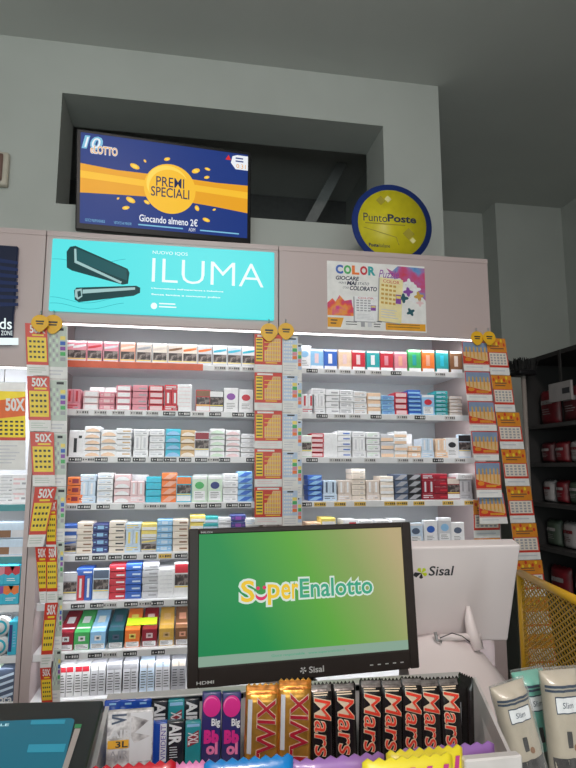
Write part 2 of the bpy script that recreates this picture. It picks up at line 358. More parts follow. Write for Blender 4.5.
def pack_up(style, c1, c2):
    b = MB(); w_, h = .0275, .088
    b.box((-w_, 0, 0), (w_, .023, h), pal(c1), .0012)
    S = sheet(-w_, h, w_, 0, 0)
    if style == 'w':        # top edge painted white for the LED light, colour, warning picture, yellow line
        b.rect(S, .03, .01, .97, .09, pal('white')); b.poly(S, [(.05, .36), (.05, .26), (.5, .2), (.95, .16), (.95, .24), (.5, .32)], pal(c2))
        b.rect(S, .04, .44, .96, .80, PIC); b.rect(S, .04, .81, .96, .85, pal('yellow')); b.rect(S, .04, .87, .96, .98, pal('pale grey'))
    if style == 'k':        # colour above, white health label below
        b.rect(S, .03, .01, .97, .12, pal('white')); b.disc(S, .5, .36, .3, .14, pal(c2)); b.rect(S, .12, .58, .88, .94, pal('white'))
        b.lines(S, .2, .63, .8, .9, 4, INK, .25)
    if style == 'r':        # lighter centre paints in the shading of a rounded side
        b.rect(S, .03, .01, .97, .1, pal('white')); b.rect(S, .32, .22, .62, .7, pal(c2)); b.rect(S, .04, .82, .96, .97, pal('white'))
    if style == 'p':
        b.rect(S, .04, .04, .96, .3, pal(c2)); b.rect(S, .04, .34, .96, .66, PIC); b.rect(S, .04, .68, .96, .72, pal('yellow')); b.rect(S, .04, .75, .96, .96, pal('white'))
    if style == 'n': b.rect(S, .3, .3, .5, .85, pal(c2)); b.rect(S, .6, .2, .8, .3, pal(c2))
    return b.mesh('cigarette_pack')
def pack_side(c1, c2):
    b = MB(); b.box((-.0125, 0, 0), (.0125, .088, .055), pal(c1), .0012)
    S = sheet(-.0125, .055, .0125, 0, 0); b.rect(S, .35, .12, .65, .88, pal(c2)); return b.mesh('cigarette_pack')
def carton(c1, c2):
    b = MB(); b.box((-.0275, 0, 0), (.0275, .088, .112), pal(c1), .0015); S = sheet(-.0275, .112, .0275, 0, 0)
    for k in range(6): b.rect(S, .12, .1 + k * .14, .88, .12 + k * .14, pal(c2))
    return b.mesh('cigarette_pack')
def cig_box(c1, c2):
    b = MB(); b.prism([(0, 0), (.20, 0), (.20, .092), (0, .060)], 0, -.025, .025, pal(c1)); S = sheet(-.025, .060, .025, 0, 0)
    b.rect(S, .06, .68, .94, .97, pal('white')); b.lines(S, .12, .72, .88, .95, 3, INK, .3); b.rect(S, .28, .22, .72, .5, pal(c2)); b.rect(S, .4, .3, .6, .42, pal(c1))
    T = Flat((-.025, .2, .092), (.025, .2, .092), (-.025, 0, .060), (.025, 0, .060)); b.rect(T, .25, .3, .75, .6, pal(c2)); b.rect(T, .05, .78, .95, .84, pal(c2))
    return b.mesh('cigarillo_box')
def tall_box(c1, c2):
    b = MB(); b.box((-.026, 0, 0), (.026, .16, .105), pal(c1), .0015); S = sheet(-.026, .105, .026, 0, 0)
    b.rect(S, .47, .02, .53, .98, pal('grey')); b.rect(S, .05, .03, .95, .2, pal(c2)); b.lines(S, .08, .3, .44, .9, 7, INK, .3); b.lines(S, .58, .3, .94, .9, 7, INK, .3)
    return b.mesh('cigarillo_box')
CACHE = {}
def cached(fn, *a):
    k = (fn.__name__,) + a
    if k not in CACHE: CACHE[k] = fn(*a)
    return CACHE[k]
POS = {1: ['alone in'], 2: ['bottom of', 'top of']}
def posword(i, n):
    if i == 0: return 'bottom'
    if i == n - 1: return 'topmost'
    return ORD[i] + ' from bottom'
def put(me, name, p, label, group, cat='cigarette pack', zs=1.0, xs=1.0, rz=0.0, ys=1.0):
    o = bpy.data.objects.new(name, me); COL.objects.link(o); o.location = p; o.scale = (xs * (1.06 if cat == 'cigarette pack' else 1), ys, zs); o.rotation_euler = (0, 0, rz)
    return tag(o, label, cat, group)
def fill_row(spec, k, cabname, py=None, ordname=None, Y=None, Z=None):
    rowname = ordname or ORD[k]
    y0 = (Y or ROWY[k]) + .030; z0 = (Z or LIPZ[k] + LIPH) + .0004
    grp = f'cigarette packs on the {rowname} shelf of the {cabname} cabinet'
    for n_, it in enumerate(spec):
        x, kind = it[0], it[1]; c1 = it[2]; c2 = it[3] if len(it) > 3 else c1
        p = at(x, ROWPY[k], y0); X = p.x
        place = f'{ORD[n_]} stack from left, {rowname} shelf, {cabname} cabinet'
        if kind[0] == 'S':
            num = int(kind[1]); st = kind[2] if len(kind) > 2 else 'a'; H = (it[4] if len(it) > 4 else .105); lh = H / num
            me = cached(pack_lying, st, c1, c2); jx = random.uniform(-.001, .001)
            for i in range(num):
                wd = posword(i, num)
                put(me, 'cigarette_pack', (X + jx + random.uniform(-.0012, .0012), y0 + random.uniform(0, .003), z0 + i * lh), f'{c1} cigarette pack, {wd} in {place}', grp, zs=(lh - .0020) / .024, rz=random.uniform(-.02, .02))
        elif kind[0] == 'U':
            st = kind[1] if len(kind) > 1 else 'w'; H = it[4] if len(it) > 4 else .088
            put(cached(pack_up, st, c1, c2), 'cigarette_pack', (X, y0, z0), f'upright {c1} pack with {c2 if c1 != c2 else "white"} print, {place}', grp, zs=H / .088, rz=random.uniform(-.03, .03))
        elif kind[0] == 'V':
            lh = .026; me = cached(pack_lying, 'l', c1, c2); hv = .055
            put(me, 'cigarette_pack', (X, y0, z0), f'{c1} pack lying under two upright ones, {place}', grp, zs=(lh - .0006) / .024)
            for sx, wd in ((-1, 'left'), (1, 'right')):
                put(cached(pack_side, c1, c2), 'cigarette_pack', (X + sx * .0137, y0 + .001, z0 + lh), f'{c1} pack on edge, {wd} of two, {place}', grp)
            if kind.endswith('t'):
                put(me, 'cigarette_pack', (X, y0 + .001, z0 + lh + hv + .0006), f'{c1} pack lying on two upright ones, {place}', grp, zs=(lh - .0006) / .024)
        elif kind[0] == 'Y':
            for sx, wd, cc in ((-1, 'left', c1), (1, 'right', c2)):
                put(cached(pack_side, cc, 'white'), 'cigarette_pack', (X + sx * .0137, y0 + .001, z0), f'{cc} pack on edge, {wd} of two, {place}', grp, zs=1.6)
            put(cached(pack_lying, 's', c2, 'white'), 'cigarette_pack', (X, y0 + .001, z0 + .0886), f'{c2} pack lying on two upright ones, {place}', grp)
        elif kind[0] == 'W':
            put(cached(carton, c1, c2), 'cigarette_pack', (X, y0, z0), f'tall {c1} cigarette carton, {place}', grp, zs=(it[4] if len(it) > 4 else .105) / .112)
        elif kind[0] == 'C':
            put(cached(cig_box, c1, c2), 'cigarillo_box', (X, y0, z0), f'long {c1} cigarillo box, {place}', grp.replace('cigarette packs', 'cigarillo boxes'), 'cigarillo box', xs=1.05)
        elif kind[0] == 'T':
            put(cached(tall_box, c1, c2), 'cigarillo_box', (X, y0, z0), f'tall {c1} cigarillo box, {place}', grp.replace('cigarette packs', 'cigarillo boxes'), 'cigarillo box')
        elif kind[0] == 'M':     # lying packs above one upright pack
            put(cached(pack_up, 'w', c2, c1), 'cigarette_pack', (X, y0, z0), f'{c2} pack with picture under lying packs, {place}', grp, zs=.6)
            for i in range(2):
                put(cached(pack_lying, 'b', c1, 'white'), 'cigarette_pack', (X, y0 + .001, z0 + .0534 + i * .026), f'{c1} pack, {["lower", "upper"][i]} of two lying ones, {place}', grp, zs=1.05)
        if 'B' in it[-1:]:       # a white pack standing behind
            put(cached(pack_up, 'k', 'white', 'white'), 'cigarette_pack', (X + .006, y0 + .11, z0), f'white pack standing behind, {place}', grp, zs=1.2)
W, PP = 'white', 'pale pink'
mid = 'middle'
fill_row([(67, 'Uw', 'pink', W), (79, 'Uw', 'pink', W), (94.7, 'Uw', 'pink', 'red'), (111, 'Uw', 'pink', 'pale grey'), (127.7, 'Uw', 'salmon', 'cream'), (144, 'Uw', 'beige', 'grey'),
          (160, 'Uw', 'cream', 'beige'), (175.5, 'Uw', 'beige', 'brown'), (190, 'Uw', 'cream', 'orange'), (205, 'Uw', 'pale grey', 'orange'), (220, 'Uw', W, 'cyan'), (234.5, 'Uw', 'pale grey', 'cyan'), (249, 'Uw', W, 'turquoise')], 0, mid)
fill_row([(73, 'V', 'pink', 'red'), (91, 'S3e', PP, W, .078, 'B'), (107, 'S3q', 'pink', PP, .075, 'B'), (123.5, 'S4e', 'pink', W, .103), (140, 'S4s', 'pink', 'grey', .105), (156, 'S4e', 'red', PP, .105),
          (171.5, 'Vt', 'red', W), (184.5, 'W', W, PP, .11), (203, 'Up', 'red', 'brown', .09), (216.5, 'Up', 'black', W, .088), (231, 'Uk', W, 'purple', .1), (246, 'Uk', W, 'red', .095)], 1, mid)
fill_row([(77, 'Un', W, 'black', .1), (92, 'S5a', W, 'peach', .118), (108.5, 'S4a', W, 'peach', .105), (124, 'S5s', W, 'tan', .112), (141, 'Vt', W, 'pale grey'), (157, 'S4l', W, 'pale grey', .11),
          (173, 'S4a', 'cyan', 'light blue', .112), (188, 'S4a', 'tan', 'cream', .108), (202, 'Up', 'pale grey', 'dark red', .1), (217.5, 'S5a', W, 'pale green', .115), (233, 'S5a', W, PP, .11), (248, 'S5l', W, 'pale grey', .095)], 2, mid)
fill_row([(75, 'S3q', 'orange', 'dark red', .10), (88, 'Vt', 'pale blue', W), (105, 'S5l', W, 'pale blue', .115), (122, 'S4a', PP, W, .11, 'B'), (137.5, 'V', PP, W, .0, 'B'), (153.5, 'S4a', 'turquoise', 'cyan', .10),
          (169, 'S4d', 'orange', 'salmon', .115), (184, 'Up', 'cyan', 'orange', .1), (199.5, 'Uk', 'pale green', 'green', .1, 'B'), (215, 'Uk', 'pale green', 'navy', .1, 'B'), (230.5, 'S4l', W, 'pale grey', .112), (245.5, 'S5d', 'light blue', 'blue', .12)], 3, mid)
fill_row([(69, 'Mx', 'blue', 'grey'), (84.5, 'S5s', 'cream', 'brown', .115), (100.5, 'S4q', 'navy', 'light blue', .108), (117, 'S5s', 'cream', 'black', .117), (133, 'Vt', 'pale blue', 'yellow'), (149, 'Mx', 'yellow', 'grey'),
          (164.5, 'S5q', 'light blue', 'pale blue', .12), (180.5, 'S5s', 'cream', 'brown', .12), (197, 'S5b', 'yellow', W, .135), (211, 'S5b', 'teal', 'pale blue', .13), (225, 'S5l', 'pale grey', W, .125), (238.5, 'S5q', 'navy', 'purple', .135), (252, 'S4l', W, 'pale blue', .12)], 4, mid)
fill_row([(69, 'Up', 'grey', 'pale grey', .10), (84.5, 'Y', 'red', 'blue'), (101, 'Up', 'pale blue', 'slate', .11), (117.5, 'S5s', 'red', W, .125), (133.5, 'S5s', 'blue', 'pale blue', .128), (150, 'S5s', 'pale grey', 'grey', .128),
          (166, 'W', W, 'pale grey', .105), (182, 'Up', W, 'red', .125)], 5, mid)
fill_row([(66, 'C', 'dark red', W), (82, 'C', 'green', W), (98, 'C', 'light blue', W), (116, 'C', 'dark teal', 'slate'), (132.5, 'C', 'orange', 'yellow'), (149.5, 'C', 'dark red', PP), (166.5, 'C', 'gold', 'tan'), (182.5, 'C', 'brown', 'salmon')], 6, mid)
fill_row([(66, 'T', W, 'red'), (82, 'T', W, 'red'), (98, 'T', 'pale grey', W), (114, 'T', 'pale grey', 'grey'), (130.5, 'T', 'pale grey', 'grey'), (147, 'T', 'pale blue', 'pale grey'), (162.5, 'T', 'pale grey', 'pale blue'), (178.5, 'T', 'grey', 'cream')], 7, mid)
rt = 'right'
fill_row([(304.5, 'Uk', W, 'light blue', .1), (317, 'Ur', 'light blue', PP), (330.5, 'Ur', 'blue', W), (345, 'Ur', 'peach', PP), (358.5, 'Ur', 'red', PP), (373, 'Ur', 'teal', W), (386.5, 'Ur', 'red', 'pink'),
          (400.5, 'Ur', 'pink', 'salmon'), (414.5, 'Ur', 'green', 'teal', .1), (428, 'Ur', 'orange', 'salmon', .1), (442, 'Ur', 'teal', 'turquoise', .1), (456, 'Ur', 'brown', 'beige', .1)], 0, rt)
fill_row([(308, 'V', W, 'red'), (318.5, 'Vt', W, 'pale grey'), (332.5, 'S4s', W, 'grey', .105), (346.5, 'S4l', W, 'grey', .105), (360, 'S4l', W, 'beige', .1), (374, 'S3b', 'peach', W, .095), (388, 'S4l', 'light blue', 'blue', .085),
          (401, 'S4e', 'red', 'pale pink', .1), (414.5, 'S6b', 'blue', 'light blue', .112), (428, 'Uk', 'light blue', 'red', .09), (441.5, 'S6l', 'teal', 'pale blue', .11), (455.5, 'S6l', 'beige', 'pale grey', .088)], 1, rt)
fill_row([(305, 'Up', 'pale green', W, .09), (317, 'S5e', 'red', PP, .1), (330.5, 'W', W, W, .1), (344.5, 'S5s', W, 'blue', .112), (359, 'Vt', W, 'pale grey'), (373, 'S4l', W, 'pale green', .108), (387, 'S3b', 'pale grey', 'peach', .1),
          (401, 'S4b', W, 'peach', .112), (414, 'S2q', 'peach', W, .05, 'B'), (427.5, 'V', 'pale blue', W), (441.5, 'V', 'peach', W), (452, 'Uk', W, 'black', .085), (464.5, 'Up', 'pale blue', 'black', .1)], 2, rt)
fill_row([(315, 'S5d', 'blue', 'light blue', .105), (330, 'V', 'pale blue', 'slate'), (344.5, 'V', 'beige', W), (359, 'S6l', 'cream', 'beige', .13), (373, 'V', 'beige', W), (387, 'S4b', 'cream', W, .1), (401.5, 'S4d', 'slate', 'grey', .108),
          (415, 'S4d', 'black', 'grey', .108), (428.5, 'Vt', 'dark red', 'pale grey'), (441.5, 'S4s', 'dark red', 'red', .11), (453.5, 'Up', 'dark red', 'beige', .092), (466, 'V', 'pale grey', 'grey')], 3, rt)
fill_row([(314, 'S4q', 'peach', W, .1), (329, 'S4b', 'yellow', W, .118), (351, 'S4s', W, 'red', .11), (367, 'S4l', W, 'pale grey', .105), (383, 'S4l', W, 'pale grey', .105), (399, 'S4b', W, 'slate', .108), (416, 'Uk', 'pale blue', 'slate', .09), (431, 'Uk', W, 'blue', .1),
          (445, 'Uk', 'pale grey', 'light blue', .11), (458, 'Uk', W, 'slate', .09)], 4, rt)
# white tray lying over the packs at the right end of the fourth shelf
p = at(465, 476, 2.37)
b = MB().box((-.034, 0, -.012), (.034, .09, .012), pal('white'), .002); S = sheet(-.034, .012, .034, -.012, 0); b.text(S, 'Classic', .3, .3, .9, .75, pal('grey'))
o = b.obj('cigarette_pack', loc=(p.x, 2.37, LIPZ[3] + LIPH + .096)); tag(o, 'wide white pack lying on two upright packs at right end, fourth shelf, right cabinet', 'cigarette pack', 'cigarette packs on the fourth shelf of the right cabinet')
# neon note on the cigarillo boxes
pz = LIPZ[6] + LIPH + .078
p0, p1 = at(127, 616, 2.38).x, at(157, 616, 2.38).x
tag(MB().prism([(2.36, pz - .0085), (2.36, pz - .0055), (2.42, pz + .0041), (2.42, pz + .0011)], 0, p0, p1, mat('neon_paper', (.62, .95, .03), .5)).obj('sticky_note'), 'neon green paper note lying across the orange and dark red cigarillo boxes', 'note')
# ---- left cabinet stock
lf = 'left'
lz = at(15, 509, 2.30)
def lz_(y, Y): return at(12, y, Y).z
def shelf_left(y, name, m):
    z = lz_(y, 2.30)
    o = MB().box((-1.53, 2.30, z - .012), (-.552, 2.305, z + .012), m, .001).obj(name, cabL, True)
# stock stands on the shelves of the cabinet itself (same heights)
fill_row([(7, 'S3l', W, 'pale grey', .11), (20, 'S2l', W, 'pale pink', .11)], 3, lf)
fill_row([(3, 'S2b', 'pale blue', 'brown', .12), (18, 'S2b', 'pale blue', 'pale grey', .12)], 4, lf)
TEALS = mat('teal_strip', (.07, .30, .33), .45)
for k in (3, 4):
    o = MB().box((-1.53, ROWY[k] - .004, LIPZ[k] - .012), (-.552, ROWY[k] - .0005, LIPZ[k] + .012), TEALS, .001).obj('edge_strip', cabL, True)
def two_tone(x, k, i, ctop, name):
    z0 = LIPZ[k] + LIPH + .0005 + i * .067
    b = MB(); b.box((-.028, 0, 0), (.028, .07, .066), pal('cyan'), .003); S = sheet(-.028, .066, .028, 0, 0)
    b.poly(S, [(.04, .03), (.96, .03), (.96, .4), (.7, .5), (.5, .36), (.3, .5), (.04, .42)], pal(ctop)); b.poly(S, [(.35, .03), (.65, .03), (.5, .3)], pal('white')); b.lines(S, .2, .65, .8, .85, 2, pal('white'))
    X = at(x, 583, ROWY[k] + .01).x
    o = b.obj('tobacco_pouch_box', loc=(X, ROWY[k] + .01, z0))
    tag(o, name, 'tobacco box', 'cyan based tobacco boxes in the left cabinet')
two_tone(-4, 5, 0, 'purple', 'cyan tobacco box with purple top, bottom left on sixth shelf of left cabinet')
two_tone(11.5, 5, 0, 'orange', 'cyan tobacco box with orange top, bottom right on sixth shelf of left cabinet')
two_tone(-4, 5, 1, 'pink', 'cyan tobacco box with pink top, upper left on sixth shelf of left cabinet')
two_tone(11.5, 5, 1, 'red', 'cyan tobacco box with red top, upper right on sixth shelf of left cabinet')
def tin(px, py, name):
    p = at(px, py, 2.31); b = MB()
    b.tube([(0, 0, 0), (0, .06, 0)], .0315, pal('white'), 28); b.tube([(0, -.004, 0), (0, 0, 0)], .029, pal('white'), 28); b.tube([(0, -.005, 0), (0, -.004, 0)], .024, pal('turquoise'), 24)
    b.tube([(0, -.006, 0), (0, -.005, 0)], .017, pal('white'), 24)
    return b, p
for py, dz, nm in ((645, 0, 'white round tin with turquoise ring, lower of two in the left cabinet'), (626, 1, 'white round tin with turquoise ring, upper of two in the left cabinet')):
    b, p = tin(2, py, nm); z = LIPZ[6] + LIPH + .0318 + dz * .0634
    tag(b.obj('tobacco_tin', loc=(at(-.5, 636, 2.31).x, 2.31, z)), nm, 'tin', 'round tins in the left cabinet')
b = MB().box((-.015, 0, 0), (.015, .08, .112), pal('cyan'), .002); S = sheet(-.015, .112, .015, 0, 0); b.rect(S, .1, .1, .45, .9, pal('navy')); b.lines(S, .55, .3, .9, .8, 6, pal('light blue'))
tag(b.obj('filter_box', loc=(at(12.5, 638, 2.31).x, 2.31, LIPZ[6] + LIPH + .0005)), 'tall blue box with navy panel beside the round tins in the left cabinet', 'box')
for j, (x, c1, c2, nm) in enumerate(((-9, 'pale green', 'green', 'pale green flat box, left on the bottom shelf of left cabinet'), (6, 'slate', 'pale blue', 'dark flat box with pale stripes, right on the bottom shelf of left cabinet'))):
    b = MB().box((-.026, 0, 0), (.026, .1, .11), pal(c1), .002); S = sheet(-.026, .11, .026, 0, 0)
    for k in range(4): b.poly(S, [(.05, .25 + k * .2), (.95, .12 + k * .2), (.95, .2 + k * .2), (.05, .33 + k * .2)], pal(c2))
    tag(b.obj('paper_box', loc=(at(x, 680, 2.31).x, 2.315, LIPZ[7] + LIPH + .0005)), nm, 'box', 'flat boxes on the bottom shelf of left cabinet')

# ------------------------------------------------------------------ scratch-card strips
RED = mat('ticket_red', (.62, .05, .03), .35); YEL = mat('ticket_yellow', (.86, .62, .04), .4); ORA = mat('ticket_orange', (.72, .26, .03), .4)
MINT = mat('ticket_mint', (.52, .58, .52), .45); BLUG = mat('ticket_bluegrey', (.22, .30, .45), .4); SKY = mat('ticket_sky', (.50, .62, .80), .45); CREAM = mat('ticket_cream', (.72, .47, .24), .45)
BADGE = mat('badge_yellow', (.80, .44, .02), .4)
def t50(b, S):
    b.paper(S, PAPER); b.rect(S, 0, 0, 1, .80, RED); b.rect(S, .07, .27, .93, .74, YEL, .0006)
    b.text(S, '50X', .2, .03, .9, .19, PAPER, .0009, bold=.03); b.lines(S, .3, .21, .85, .25, 1, YEL, .8, .0008, .1)
    for i in range(4):
        for j in range(4): b.rect(S, .15 + i * .19, .33 + j * .1, .26 + i * .19, .37 + j * .1, INK, .0009)
    b.lines(S, .1, .85, .9, .97, 3, MINT, .35)
def tmint(b, S):
    b.paper(S, PAPER); b.rect(S, .03, .02, .97, .78, MINT); b.lines(S, .45, .05, .9, .11, 1, INK, .8, .0007)
    for i in range(3):
        for j in range(6): b.rect(S, .1 + i * .17, .17 + j * .09, .2 + i * .17, .23 + j * .09, pal('pale green') if (i + j) % 2 else pal('grey'), .0007)
    for j, c in enumerate(('yellow', 'blue', 'purple', 'green', 'grey')): b.rect(S, .64, .2 + j * .1, .9, .27 + j * .1, pal(c), .0008)
    b.lines(S, .1, .84, .9, .97, 2, pal('pale grey'), .4)
def tred(b, S):
    b.paper(S, PAPER); b.rect(S, 0, 0, 1, .8, RED); b.rect(S, .05, .1, .3, .72, YEL, .0006); b.rect(S, .36, .1, .95, .72, CREAM, .0006)
    for j in range(7): b.rect(S, .07, .13 + j * .085, .28, .16 + j * .085, INK, .0008)
    b.poly(S, [(.36, .1), (.66, .1), (.62, .2), (.5, .26), (.46, .4), (.36, .44)], RED, .0008)
    for i in range(6): b.rect(S, .42 + i * .09, .14, .445 + i * .09, .7, ORA, .0007)
    for j in range(5): b.rect(S, .36, .2 + j * .11, .95, .22 + j * .11, YEL, .0009)
    b.lines(S, .1, .02, .9, .08, 1, PAPER, .8, .0008); b.lines(S, .4, .74, .95, .78, 1, YEL, .6, .0008); b.lines(S, .1, .86, .9, .95, 2, pal('pale pink'), .35)
def twhite(b, S):
    b.paper(S, PAPER); b.rect(S, .04, .04, .96, .7, SKY)
    for i in range(4):
        for j in range(6): b.rect(S, .08 + i * .15, .12 + j * .095, .19 + i * .15, .17 + j * .095, PAPER, .0007)
    for j, c in enumerate(('yellow', 'green', 'pink', 'orange')): b.rect(S, .64, .22 + j * .1, .93, .31 + j * .1, pal(c), .0008)
    b.lines(S, .3, .05, .9, .1, 1, INK, .8, .0008); b.lines(S, .1, .77, .9, .96, 3, pal('pale grey'), .4)
def tblue(b, S):
    b.paper(S, PAPER); b.rect(S, 0, 0, 1, .76, RED); b.rect(S, .03, .03, .97, .36, BLUG, .0006); b.poly(S, [(.03, .36), (.97, .36), (.97, .66), (.6, .62), (.03, .5)], CREAM, .0006)
    for i in range(6):
        u = .1 + i * .145; b.poly(S, [(u + .02, .22), (u + .05, .17), (u + .08, .22), (u + .08, .56 + i * .015), (u + .02, .54 + i * .015)], mat('ticket_ochre', (.62, .40, .10), .4), .0008); b.rect(S, u + .035, .3, u + .065, .52, ORA, .001)
    b.disc(S, .2, .62, .13, .06, ORA, .0008); b.lines(S, .4, .66, .95, .74, 2, YEL, .4, .0008); b.rect(S, 0, .77, 1, .79, RED); b.lines(S, .1, .86, .9, .92, 1, pal('pale grey'), .5)
def torange(b, S):
    b.paper(S, PAPER); b.rect(S, 0, 0, 1, .38, ORA); b.rect(S, 0, .38, 1, .80, RED, .0004); b.rect(S, .05, .4, .95, .74, pal('cream'), .0006)
    for i in range(7): b.disc(S, .1 + i * .13, .12 + .06 * math.sin(i * 2.3), .05, .05, YEL if i % 2 else RED, .0007, 10)
    b.lines(S, .15, .2, .85, .33, 2, pal('brown'), .5, .0008)
    for i in range(5):
        for j in range(4): b.rect(S, .1 + i * .17, .44 + j * .075, .2 + i * .17, .485 + j * .075, pal('grey'), .0008)
    b.lines(S, .1, .87, .9, .94, 1, pal('pale grey'), .5)
def badge(parent, px, py, r, Y, ang=0):
    c = at(px, py, Y); b = MB(); n = 28; rr = r * Y / FPX
    pts = []
    for k in range(n):
        t = 2 * math.pi * k / n; x, z = math.sin(t), math.cos(t)
        if z < -.2: x *= 1 - .45 * (-z - .2); z *= 1.12
        pts.append((c.x + rr * (x * math.cos(ang) - z * math.sin(ang)), c.z + rr * (z * math.cos(ang) + x * math.sin(ang))))
    b.prism(pts, 1, Y - .003, Y, BADGE)
    S = Flat((c.x - rr, Y - .003, c.z + rr), (c.x + rr, Y - .003, c.z + rr), (c.x - rr, Y - .003, c.z - rr), (c.x + rr, Y - .003, c.z - rr))
    b.rect(S, .26, .36, .74, .46, INK); b.rect(S, .3, .52, .7, .6, INK)
    b.tube([(c.x, Y + .002, c.z + rr), (c.x, Y + .004, c.z + rr * 1.5)], .003, METAL, 8)
    return b.obj('hanger_badge', parent, True)
def strip(label, design, tickets, Y, badges, bend=0.0, cat='ticket strip'):
    x, y = tickets[0][0], tickets[0][2]
    t = thing('hanging_ticket_strip', at(x, y, Y), label, cat)
    for (xtl, xtr, yt, xbl, xbr, yb, *dd) in tickets:
        yl, yr, yl2, yr2 = (dd + [0, 0, 0, 0])[:4]
        sl = .055 * (410 - yt) / 140. if not dd or len(dd) < 5 else dd[4]
        dy = (468 - yt) / 3300. * (xtr - xtl)
        dyb = (468 - yb) / 3300. * (xbr - xbl)
        S = planar(at(xtl, yt, Y + yl), at(xtr, yt + dy, Y + yr), at(xbl, yb, Y + yl2), xbr, yb + dyb)
        b = MB(); design(b, S); b.obj('ticket', t, True)
    for (px, py, r) in badges: badge(t, px, py, r, Y - .008)
    return t
strip('red and yellow scratch card strip hanging leftmost, its lower tickets folded and twisted', t50, [
    (25, 47, 323, 27, 49, 375, .0, .01, 0, .01), (27, 49.5, 376, 29, 51, 431, .0, .01, 0, .01), (30, 54, 432, 33, 55, 486, 0, .012, -.01, .012), (35, 57, 487, 27, 43, 547, -.02, .0, -.03, .01),
    (47, 57, 500, 46, 56, 556, .012, .0, .02, -.01), (35, 47, 547, 40, 46, 603, -.02, .0, -.02, 0), (46.5, 57, 547, 46.5, 57.5, 603, .0, .012, .0, .02), (45, 58, 603, 40, 51, 668, -.01, .01, -.03, -.01), (40, 51, 668, 42, 53, 712, -.03, -.01, -.02, 0)], 2.245, [(40, 323, 8)])
GE = [(47, 67.5), (47.5, 67.5), (49.5, 67), (52, 66), (53.5, 64.5), (55, 63), (54, 61.5), (51, 60)]
strip('pale mint scratch card strip with small coloured squares, beside the red and yellow strip', tmint, [
    (*GE[k], 325 + 54 * k, *GE[k + 1], 378.5 + 54 * k) for k in range(7)], 2.270, [(53, 324, 9)])
strip('tall red framed scratch card strip hanging between middle and right cabinets', tred, [
    (254.5, 282, 334 + 38.3 * k, 254.5, 282, 371.8 + 38.3 * k) for k in range(5)], 2.255, [(269, 332, 9)])
strip('white and sky blue scratch card strip right beside the red framed strip', twhite, [
    (282.5, 298, 336 + 38.3 * k, 282.5, 298, 373.8 + 38.3 * k, .0, .0, .0, .0) for k in range(5)], 2.262, [(286, 331, 8.5)])
strip('narrow white scratch card strip hanging behind the white and sky blue one', twhite, [
    (291, 302, 343 + 38.3 * k, 291, 302, 380.8 + 38.3 * k) for k in range(5)], 2.270, [])
strip('grey blue and gold scratch card strip at right cabinet edge, lowest ticket curling forward', tblue, [
    (461.5, 487, 341, 464, 490, 370.5), (464.5, 490, 371, 467, 492.5, 400.5), (467.5, 494, 401, 470, 497, 430.5), (471, 498, 431, 474, 499, 460.5), (474.5, 500, 462, 477, 502, 497.5, 0, 0, -.07, -.07), (478, 503, 493, 480, 508, 524, -.04, -.04, -.06, -.06)], 2.25, [(477, 338, 7.5)])
strip('orange scratch card strip slanting down to the right behind the yellow mesh screen', torange, [
    (486 + 5.0 * k, 505 + 5.6 * k + (3 if k > 1 else 0), 338 + 37.1 * k, 490.6 + 5.0 * k, 510 + 5.6 * k + (3 if k > 1 else 0), 374.6 + 37.1 * k, .0, .015, -.0, .015) for k in range(9)], 2.24, [(489, 338, 7.5)])
strip('short orange scratch card strip hanging behind the curled grey blue one', torange, [
    (473, 499, 500, 474, 500, 538), (474, 500, 538.5, 475, 501, 576)], 2.27, [])
# big lit 50X sheet in the left cabinet
t = thing('scratch_card_sheet', at(10, 470, 2.29), 'large yellow and red scratch card sheet in the left cabinet at the photo edge', 'ticket')
S = Flat(at(-25, 382, 2.348), at(25.5, 383, 2.348), at(-25, 470, 2.348), at(25.5, 470, 2.348))
b = MB(); b.paper(S, PAPER); YB_ = mat('ticket_bright_yellow', (.95, .72, .03), .4)
b.rect(S, 0, .1, 1, .66, YB_); b.poly(S, [(.0, .25), (1, .16), (1, .38), (.0, .45)], mat('ticket_orange_red', (.8, .14, .02), .4), .0006)
b.text(S, '50X', .6, .18, .99, .33, PAPER, .0009, bold=.04); b.rect(S, 0, .63, 1, .665, RED, .0006)
for i in range(9):
    for j in range(4): b.rect(S, .06 + i * .105, .44 + j * .047, .12 + i * .105, .462 + j * .047, INK, .0008)
b.lines(S, .1, .72, .95, .95, 6, pal('pale grey'), .35)
b.obj('sheet', t, True)
MB().box((at(-25, 382, 2.348).x, 2.349, at(0, 383, 2.348).z - .006), (at(25.5, 382, 2.348).x, 2.353, at(0, 383, 2.348).z + .006), METAL).tube([(at(4, 383, 2.35).x, 2.351, at(0, 383, 2.348).z), (at(4, 383, 2.35).x, 2.351, at(10, 366, CY).z + .02)], .002, METAL, 6).obj('hanging_clip', t, True)

# ------------------------------------------------------------------ television
TV = thing('television', (-.11, 2.70, TOPZ + .0005), 'black flat television showing a blue and orange lottery advert on top of middle cabinet', 'television')
tw, th = .80, .446
def set_pose(name, parent_thing, c, ya, pi, ro):
    o = bpy.data.objects.new(name, None); return o
def pose(yaw_, pit, rol): return Matrix.Rotation(yaw_, 3, 'Z') @ Matrix.Rotation(pit, 3, 'X') @ Matrix.Rotation(rol, 3, 'Y')
def pose_mb(mb, c, R3):
    mb.v = [R3 @ p + V(c) for p in mb.v]; return mb
Rtv = pose(.148, .130, -.033); Ctv = V((-.102, 2.639, 2.781))
pose_mb(MB().box((-tw / 2, 0, -th / 2), (tw / 2, .045, th / 2), BLACKP, .004), Ctv, Rtv).obj('casing', TV, True)
nk = MB(); base_c = V((-.10, 2.72, TOPZ + .001))
nk.tube([base_c + V((0, 0, .01)), base_c + V((0, 0, .1)), Ctv + Rtv @ V((0, .045, -.1))], .018, BLACKP, 12)
